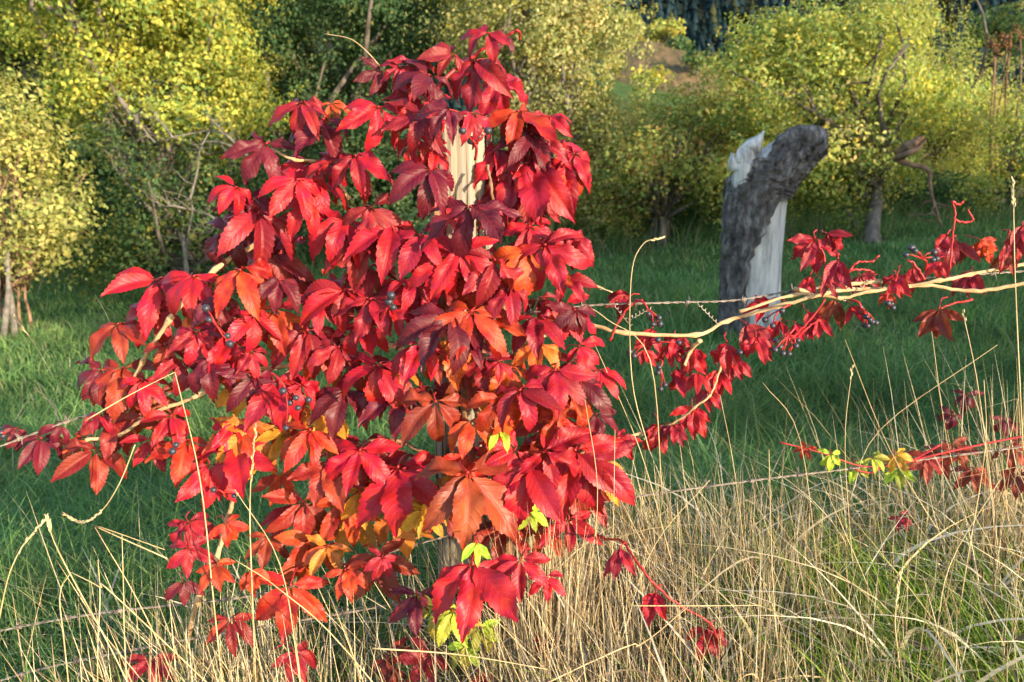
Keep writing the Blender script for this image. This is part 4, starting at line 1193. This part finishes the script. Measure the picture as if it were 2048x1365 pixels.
LEAVES = [
    # px, py, size, roll, colour
    (977, 66, 58, -35, 'C'), (1000, 72, 42, 40, 'D'), (952, 122, 112, -6, 'M'), (905, 108, 60, -70, 'M'), (762, 142, 52, -20, 'D'), (800, 135, 55, -10, 'R'), (832, 130, 70, -4, 'M'), (858, 150, 85, -35, 'D'),
    (757, 214, 100, -12, 'R'), (844, 228, 96, -14, 'M'), (900, 220, 72, -40, 'R'), (943, 226, 66, 18, 'C'), (1037, 222, 98, 30, 'O'), (1080, 245, 92, 24, 'R'), (1128, 232, 70, 10, 'C'),
    (861, 338, 112, -14, 'D'), (941, 413, 122, -4, 'D'), (1022, 325, 108, 4, 'R'), (1083, 328, 138, 14, 'C'), (1134, 318, 118, 26, 'C'), (1105, 285, 90, -20, 'M'), (711, 311, 92, 12, 'C'), (664, 322, 80, -60, 'C'),
    (603, 205, 88, -14, 'M'), (646, 238, 88, -22, 'D'), (533, 287, 78, -20, 'D'), (663, 208, 48, 20, 'O'), (595, 359, 88, -40, 'R'), (640, 365, 75, 10, 'R'), (472, 374, 62, -30, 'R'), (500, 390, 60, 25, 'D'),
    (517, 425, 112, 6, 'R'), (690, 440, 118, -14, 'R'), (742, 415, 90, 20, 'M'), (785, 455, 122, -2, 'R'), (720, 480, 100, -10, 'M'), (620, 400, 80, -30, 'R'), (840, 470, 85, 25, 'C'),
    (388, 552, 104, -2, 'R'), (314, 560, 112, -10, 'R'), (236, 648, 86, 8, 'B'), (246, 737, 90, -8, 'B'), (205, 740, 80, -30, 'D'), (393, 665, 78, -8, 'C'), (506, 631, 78, -6, 'R'), (615, 660, 96, -10, 'R'), (480, 540, 95, 10, 'O'), (440, 590, 70, -20, 'R'),
    (509, 754, 94, -4, 'D'), (502, 703, 58, 0, 'C'), (284, 760, 62, 10, 'R'), (330, 690, 55, 20, 'B'), (360, 720, 70, -10, 'M'), (420, 720, 80, 10, 'D'), (82, 876, 70, 4, 'D'), (30, 858, 44, -30, 'D'), (120, 850, 48, -20, 'D'), (191, 899, 78, 0, 'B'), (222, 838, 78, 30, 'B'), (200, 830, 52, 0, 'C'), (140, 880, 46, 20, 'O'),
    (465, 845, 64, 0, 'R'), (470, 892, 106, 12, 'R'), (342, 832, 74, 5, 'R'), (300, 880, 60, 15, 'R'), (370, 880, 80, -8, 'O'), (420, 930, 85, -12, 'R'), (678, 694, 78, -12, 'R'), (690, 780, 98, -18, 'D'), (547, 762, 98, 8, 'R'), (600, 770, 60, 40, 'R'), (620, 860, 80, -25, 'O'), (570, 870, 55, -20, 'Y'), (650, 830, 62, 20, 'Y'),
    (741, 598, 76, -20, 'C'), (779, 615, 78, 16, 'R'), (690, 580, 90, -35, 'R'), (640, 600, 85, -30, 'C'), (560, 560, 70, 0, 'R'), (943, 622, 112, -12, 'O'), (900, 640, 110, -18, 'D'), (1017, 574, 90, -24, 'C'), (1071, 636, 88, 4, 'C'), (1052, 502, 106, 8, 'O'), (1090, 490, 100, 24, 'R'), (1140, 470, 80, 10, 'C'), (1130, 560, 70, 60, 'C'), (1130, 610, 80, 20, 'R'),
    (998, 723, 46, 0, 'R'), (941, 690, 68, -10, 'D'), (980, 640, 85, 10, 'O'), (757, 731, 102, -4, 'R'), (720, 650, 80, 15, 'R'), (840, 690, 90, -10, 'R'), (820, 560, 85, 20, 'C'), (880, 520, 95, -10, 'R'), (920, 500, 100, 20, 'R'), (990, 520, 90, -10, 'M'), (871, 803, 114, -3, 'B'), (800, 790, 80, -30, 'D'), (943, 842, 78, 4, 'O'), (1000, 800, 95, 10, 'O'), (1040, 780, 95, 14, 'C'),
    (1087, 905, 88, 60, 'R'), (1056, 930, 114, -4, 'R'), (1030, 900, 70, -60, 'R'), (935, 945, 146, -2, 'B'), (943, 1129, 124, -2, 'R'), (796, 934, 128, 6, 'R'), (1172, 914, 134, 10, 'C'), (1150, 900, 110, -4, 'R'), (1138, 1037, 70, 0, 'R'), (1042, 1119, 76, 5, 'R'), (1093, 1153, 48, 0, 'R'), (1240, 1095, 60, 5, 'R'), (1312, 1184, 56, -6, 'R'), (834, 1190, 68, -8, 'D'),
    (654, 924, 90, 14, 'B'), (605, 1002, 90, -2, 'B'), (622, 1074, 92, 2, 'O'), (581, 1170, 96, 6, 'O'), (690, 1000, 85, 10, 'O'), (720, 900, 90, -8, 'R'), (376, 1043, 62, 15, 'C'), (379, 1094, 56, 0, 'C'), (451, 1046, 46, 40, 'O'), (537, 1074, 58, -10, 'B'), (366, 1161, 44, 0, 'D'), (461, 1240, 62, 0, 'B'), (588, 1303, 62, 20, 'M'), (765, 1114, 42, -20, 'R'), (430, 1130, 50, 10, 'O'), (500, 1140, 46, 20, 'O'), (690, 1140, 55, 20, 'O'),
    (871, 1214, 66, -6, 'G'), (905, 1222, 60, 14, 'G'), (953, 1084, 44, 0, 'G'), (1010, 1012, 44, -20, 'G'), (1058, 1022, 46, 10, 'G'), (1000, 860, 44, -20, 'G'), (960, 1255, 50, 20, 'G'), (930, 1290, 46, 0, 'G'), (850, 1020, 60, -10, 'Y'), (800, 740, 45, 10, 'Y'), (720, 980, 70, 10, 'Y'),
    (775, 1318, 72, 35, 'B'), (960, 1345, 46, 0, 'R'), (860, 1310, 60, -30, 'M'), (1415, 1255, 62, 10, 'R'), (1210, 1300, 30, 0, 'R'), (1095, 1280, 44, -8, 'M'), (300, 1320, 60, 0, 'M'),
    # right of the post
    (1158, 692, 56, 60, 'R'), (1150, 620, 66, -10, 'D'), (1193, 828, 68, 10, 'R'), (1145, 794, 66, 10, 'O'), (1316, 848, 60, 0, 'R'), (1261, 592, 52, -60, 'C'), (1230, 880, 50, 30, 'R'), (1160, 760, 90, 0, 'D'), (1200, 740, 55, 20, 'R'), (1110, 740, 90, -6, 'C'), (1120, 830, 85, 4, 'O'),
    (1630, 476, 60, -20, 'C'), (1652, 466, 48, 50, 'C'), (1676, 517, 56, 0, 'C'), (1621, 550, 42, -10, 'R'), (1943, 541, 56, 0, 'C'), (1878, 618, 58, -10, 'B'), (1670, 596, 60, -16, 'B'), (1703, 610, 40, 16, 'R'), (1454, 684, 60, 0, 'R'), (1512, 674, 54, 8, 'R'), (1492, 646, 58, 12, 'R'), (1386, 697, 50, -4, 'R'), (1355, 735, 56, 8, 'R'), (1440, 741, 54, 0, 'R'),
    (1384, 813, 58, 0, 'R'), (1413, 779, 44, 6, 'R'), (1345, 850, 44, 20, 'R'), (1560, 642, 46, -10, 'R'), (1590, 645, 46, 10, 'R'), (1615, 622, 50, 20, 'R'), (1640, 634, 40, 0, 'R'), (1895, 468, 54, -10, 'C'), (1914, 482, 56, 14, 'M'), (2028, 472, 54, -6, 'C'), (2020, 505, 52, -20, 'B'), (2045, 450, 50, 0, 'C'), (1880, 520, 44, 0, 'R'), (1775, 584, 28, 0, 'O'), (1792, 550, 44, 10, 'R'), (1826, 533, 44, 0, 'R'), (1720, 550, 40, 30, 'C'),
    (1305, 656, 44, -8, 'R'), (1350, 674, 44, -10, 'R'), (1330, 690, 46, 10, 'R'), (1290, 700, 34, 0, 'R'), (1540, 600, 50, -60, 'R'), (1470, 720, 44, 10, 'R'),
    (1395, 745, 46, -10, 'R'), (1650, 555, 44, 10, 'M'), (1960, 480, 44, 30, 'O'),
]
rl = random.Random(21)
for (px, py, sz, ro, c) in LEAVES:
    if 1060 < px < 1200 and py < 420: px -= 30
    right = px > 1230
    small = sz < 50
    if c == 'R' and rl.random() < 0.22: c = rl.choice('MDC')  # some reds recoloured darker, standing in for shadows between leaves
    nl = 5 if not small else rl.choice([3, 5])
    if right: nl = rl.choice([3, 3, 5])
    leaf(px, py, sz, ro + rl.uniform(-5, 5), c, nl=nl, spread=rl.uniform(0.82, 1.08) * (0.62 if right else 1), shriv=0.14 if right else 0.05, flat=right, rnd=rl,
         T=rl.uniform(8, 34) if py > 880 or right else rl.uniform(26, 54))

# inner leaves, deeper and more orange
POLY = [(960, 90), (1030, 140), (1120, 215), (1175, 350), (1160, 560), (1185, 720), (1220, 880), (1220, 980), (1150, 1060), (1000, 1120), (850, 1130), (700, 1150), (600, 1150), (590, 1030), (530, 960), (420, 920), (300, 850), (230, 780), (240, 680), (300, 600), (420, 520), (450, 420), (540, 330), (620, 260), (720, 260), (750, 180), (850, 150)]


def inside(x, y):
    c = False
    for i in range(len(POLY)):
        x1, y1 = POLY[i]; x2, y2 = POLY[i - 1]
        if (y1 > y) != (y2 > y) and x < (x2 - x1) * (y - y1) / (y2 - y1) + x1: c = not c
    return c


cnt = 0
while cnt < 104:
    x, y = rl.uniform(220, 1230), rl.uniform(90, 1150)
    if not inside(x, y): continue
    if x < 640 and rl.random() < 0.45: continue
    if 870 < x < 990 and y < 400: continue
    low = y > 600
    c = rl.choice('RMDCRCOM' if not low else 'OOYRBOYMB')
    leaf(x, y, rl.uniform(52, 92), rl.uniform(-28, 28), c, dY=rl.uniform(0.03, 0.15), rnd=rl, shriv=0.06)
    cnt += 1

# trailing runner
for (px, py, sz, ro, c) in [(1708, 926, 38, -4, 'G'), (1662, 908, 32, 0, 'G'), (1745, 916, 34, 40, 'G'), (1795, 936, 40, 8, 'G'), (1790, 910, 36, 30, 'Y'), (1852, 916, 44, -6, 'B'), (1880, 905, 50, -30, 'B'), (1945, 940, 48, 0, 'B'), (1905, 890, 46, 20, 'B'), (2020, 895, 46, 40, 'B'), (2035, 950, 50, 0, 'B'), (1935, 790, 40, -10, 'D'), (1905, 830, 36, -30, 'D'), (2010, 840, 36, 0, 'D'), (1800, 1035, 30, 20, 'M'), (1615, 895, 26, -30, 'O')]:
    leaf(px, py, sz, ro, c, Y=1.5 + rl.uniform(-.06, .05) + (0.2 if c == 'D' else 0.06 if c == 'B' else 0), parent=runner, rnd=rl, nl=5, T=rl.uniform(10, 35))
m = MB()
for pts in ([(1560, 885), (1640, 905), (1720, 932), (1790, 930), (1850, 915), (1960, 890), (2060, 870)], [(1790, 930), (1830, 918), (1880, 890)], [(1710, 940), (1740, 946), (1760, 938)]):
    P = smooth_path([at(x, y, 1.5) for x, y in pts], 6); m.tube(P, list(np.linspace(0.0014, 0.0022, len(P))), 6)
m.build('stem', M['petiole'], runner)


# canes
def cane(pts, r0, r1, mat='cane', nodes=True, parent=None):
    P = smooth_path([at(*p) for p in pts], 7)
    n = len(P); rad = []
    for i in range(n):
        q = r0 + (r1 - r0) * i / (n - 1)
        if nodes and i % 7 == 0: q *= 1.5
        q *= random.uniform(0.88, 1.1)
        rad.append(q)
    # small zigzag at the nodes
    for i in range(n):
        P[i] = P[i] + Vector((random.uniform(-1, 1), random.uniform(-1, 1), random.uniform(-1, 1))) * 0.0012
    m = MB(); m.tube(P, rad, 8)
    return m.build('stem', M[mat], parent or creeper)


def cane2(xy, Y, r0, r1, mat='cane'):
    return cane([(x, y, Y + 0.015 * math.sin(i * 1.9)) for i, (x, y) in enumerate(xy)], r0, r1, mat)


random.seed(77)
cane2([(1040, 690), (1160, 650), (1250, 666), (1390, 671), (1455, 642), (1560, 612), (1650, 588), (1700, 580), (1790, 576), (1880, 562), (1940, 549), (2060, 528)], 1.45, 0.0038, 0.0030)
cane2([(1480, 625), (1590, 590), (1680, 596), (1740, 584), (1850, 571), (1945, 583), (2060, 566)], 1.44, 0.0026, 0.0034)
cane2([(1590, 578), (1640, 590), (1700, 570), (1760, 563)], 1.47, 0.0034, 0.0034)
cane2([(1400, 682), (1380, 705), (1370, 730)], 1.44, 0.0036, 0.0022)
cane2([(1455, 690), (1440, 740), (1420, 790), (1390, 815), (1340, 850), (1280, 868), (1200, 890), (1120, 930)], 1.46, 0.0018, 0.0026)
cane2([(870, 620), (760, 520), (690, 450), (620, 430), (520, 485), (430, 540), (340, 640), (285, 725), (260, 780)], 1.42, 0.0055, 0.0034)
cane2([(900, 720), (700, 680), (600, 730), (530, 790), (505, 840), (480, 885)], 1.43, 0.005, 0.0036)
cane2([(600, 730), (480, 745), (400, 790), (300, 830), (240, 870), (170, 880)], 1.43, 0.0040, 0.0030)
cane2([(470, 985), (455, 1040), (432, 1120), (395, 1200), (375, 1280), (350, 1365)], 1.40, 0.0044, 0.0050)
cane2([(480, 885), (500, 940), (470, 985)], 1.42, 0.0034, 0.0036)
cane2([(700, 400), (650, 330), (590, 320), (545, 300)], 1.42, 0.0032, 0.0022)
cane2([(870, 420), (860, 330), (850, 250), (880, 170), (950, 110), (1000, 80), (1035, 62), (1040, 80)], 1.40, 0.0046, 0.0014, 'petiole')
cane2([(985, 700), (990, 560), (988, 440), (982, 370), (975, 330)], 1.42, 0.0034, 0.0024, 'old_cane')
cane2([(1050, 900), (1060, 700), (1045, 540), (1040, 400), (1080, 300)], 1.54, 0.0044, 0.003)
cane2([(1040, 1365), (1020, 1120), (1000, 980), (975, 860), (900, 720), (880, 560), (870, 420)], 1.40, 0.0085, 0.006, 'old_cane')
cane2([(960, 1365), (980, 1180), (960, 1000), (930, 800), (1000, 640), (1040, 500)], 1.42, 0.0068, 0.005, 'old_cane')
cane2([(1000, 1365), (1010, 1200), (1050, 1060), (1100, 960), (1150, 890)], 1.43, 0.0045, 0.003, 'old_cane')
for x, y0, y1 in ((1055, 1365, 1050), (1078, 1365, 1100), (1020, 1365, 1000), (1095, 1365, 1130), (1040, 1365, 1150)):
    cane2([(x, y0), (x - 6, (y0 + y1) / 2), (x - 14, y1)], 1.40, 0.0036, 0.0028)
cane2([(1030, 1000), (900, 930), (780, 880), (700, 900), (640, 960), (600, 1040)], 1.43, 0.004, 0.0024, 'old_cane')
cane2([(960, 980), (860, 1060), (760, 1110), (680, 1130)], 1.43, 0.004, 0.0024, 'old_cane')
cane([(1150, 1040, 1.42), (1205, 1075, 1.32), (1245, 1085, 1.24), (1285, 1140, 1.18), (1316, 1176, 1.17), (1365, 1215, 1.17), (1418, 1246, 1.17), (1440, 1290, 1.18)], 0.0022, 0.0014, 'petiole')
# tendrils: thin dry corkscrews on the wire
for (x0, y0, x1, y1) in ((1230, 610, 1262, 650), (1395, 605, 1438, 648), (1255, 640, 1300, 615), (1700, 590, 1740, 560), (1640, 570, 1690, 600)):
    P = []
    for k in range(36):
        t_ = k / 35; an = t_ * 38
        p = at(x0 + (x1 - x0) * t_, y0 + (y1 - y0) * t_, 1.455) + Vector((math.cos(an) * 0.0022, math.sin(an) * 0.003, math.sin(an) * 0.003))
        P.append(p)
    m = MB(); m.tube(P, 0.0006, 4); m.build('tendril', M['tendril'], creeper)

# berry clusters: red stalks that carry blue-black berries
BER = bpy.data.meshes.new('berry')
mb = MB(); mb.ball((0, 0, 0), 1.0, 12, 8, 0.94); mb.ball((0, 0, -0.93), 0.12, 6, 3); BER = mb.mesh('berry', M['berry'])


def cluster(x0, y0, pts, Y=1.42, size=6.0):
    m = MB()
    root = at(x0, y0, Y + 0.02)
    cx = sum(p[0] for p in pts) / len(pts); cy = sum(p[1] for p in pts) / len(pts)
    fork = at(x0 * 0.35 + cx * 0.65, y0 * 0.45 + cy * 0.55 - 4, Y)
    m.tube(smooth_path([root, root.lerp(fork, .5) + Vector((.003, -.004, .004)), fork], 4), list(np.linspace(0.0022, 0.0017, 9)), 6)
    cl = None
    P3 = []
    for (x, y) in pts:
        p = at(x, y, Y + random.uniform(-.015, .015)); P3.append(p)
        mid = fork.lerp(p, .55) + Vector((random.uniform(-.004, .004), 0, .003))
        m.tube([fork, mid, p], [0.0015, 0.0012, 0.0012], 5)
    cl = m.build('berry_cluster', M['petiole'], creeper)
    for p in P3:
        b = bpy.data.objects.new('berry', BER); col.objects.link(b); b.parent = cl
        s = size * mpp(p) * random.uniform(0.9, 1.15)
        b.matrix_basis = Matrix.Translation(p) @ Matrix.Rotation(random.uniform(0, 6), 4, 'Z') @ Matrix.Scale(s, 4)


random.seed(5)
cluster(950, 320, [(942, 281), (958, 274), (976, 262), (925, 262)], 1.30, 8)
cluster(760, 640, [(782, 591), (778, 604), (786, 615)], 1.26, 8)
cluster(540, 745, [(566, 782), (580, 806), (592, 796), (617, 800), (572, 856), (596, 816)], 1.28, 7)
cluster(430, 660, [(412, 617), (418, 640), (460, 688), (455, 672)], 1.30, 8)
cluster(370, 870, [(345, 903), (352, 890)], 1.32, 7)
cluster(455, 1000, [(427, 980), (468, 992)], 1.32, 6)
cluster(1270, 600, [(1297, 628), (1303, 637), (1306, 649), (1320, 648), (1318, 636)], 1.42, 6)
cluster(1270, 690, [(1260, 704), (1268, 712), (1316, 680), (1358, 686)], 1.42, 6)
cluster(1320, 720, [(1318, 735), (1316, 746), (1321, 778), (1330, 770)], 1.43, 6)
cluster(1580, 610, [(1530, 640), (1545, 652), (1564, 622)], 1.42, 6)
cluster(1590, 650, [(1553, 682), (1560, 694), (1566, 707), (1578, 708), (1592, 692), (1596, 681), (1550, 700)], 1.42, 6)
cluster(1700, 600, [(1725, 625), (1732, 634), (1740, 640), (1728, 650), (1735, 652), (1744, 644), (1752, 646), (1722, 615)], 1.42, 6)
cluster(1760, 590, [(1776, 607), (1786, 616), (1783, 608)], 1.42, 6)
cluster(1850, 540, [(1822, 496), (1830, 502), (1812, 510), (1868, 505), (1873, 518), (1866, 520), (1826, 495)], 1.43, 6)
cluster(1480, 690, [(1488, 696), (1492, 700), (1480, 705)], 1.43, 6)
cluster(10, 872, [(2, 866), (6, 872)], 1.40, 6)
# bare red shoots that rise from the right vine
for pts in ([(1690, 560), (1700, 540), (1715, 525), (1745, 522), (1758, 512)], [(1700, 540), (1730, 540), (1748, 545)], [(1640, 590), (1650, 520), (1636, 490)], [(1900, 540), (1905, 480), (1910, 430), (1905, 402)], [(1908, 440), (1930, 445), (1945, 440), (1936, 420)], [(1905, 404), (1918, 410), (1926, 404)],
            [(1850, 560), (1830, 530), (1815, 520)], [(1770, 590), (1790, 560), (1800, 530)], [(1560, 700), (1590, 670), (1620, 640), (1650, 600)], [(1945, 600), (1905, 608), (1880, 618)], [(1220, 680), (1240, 640), (1262, 610), (1285, 600)], [(1580, 700), (1610, 660), (1640, 640)], [(2000, 540), (2010, 490), (2020, 460)]):
    cane([(x, y, 1.44) for x, y in pts], 0.0021, 0.0013, 'petiole', nodes=True)
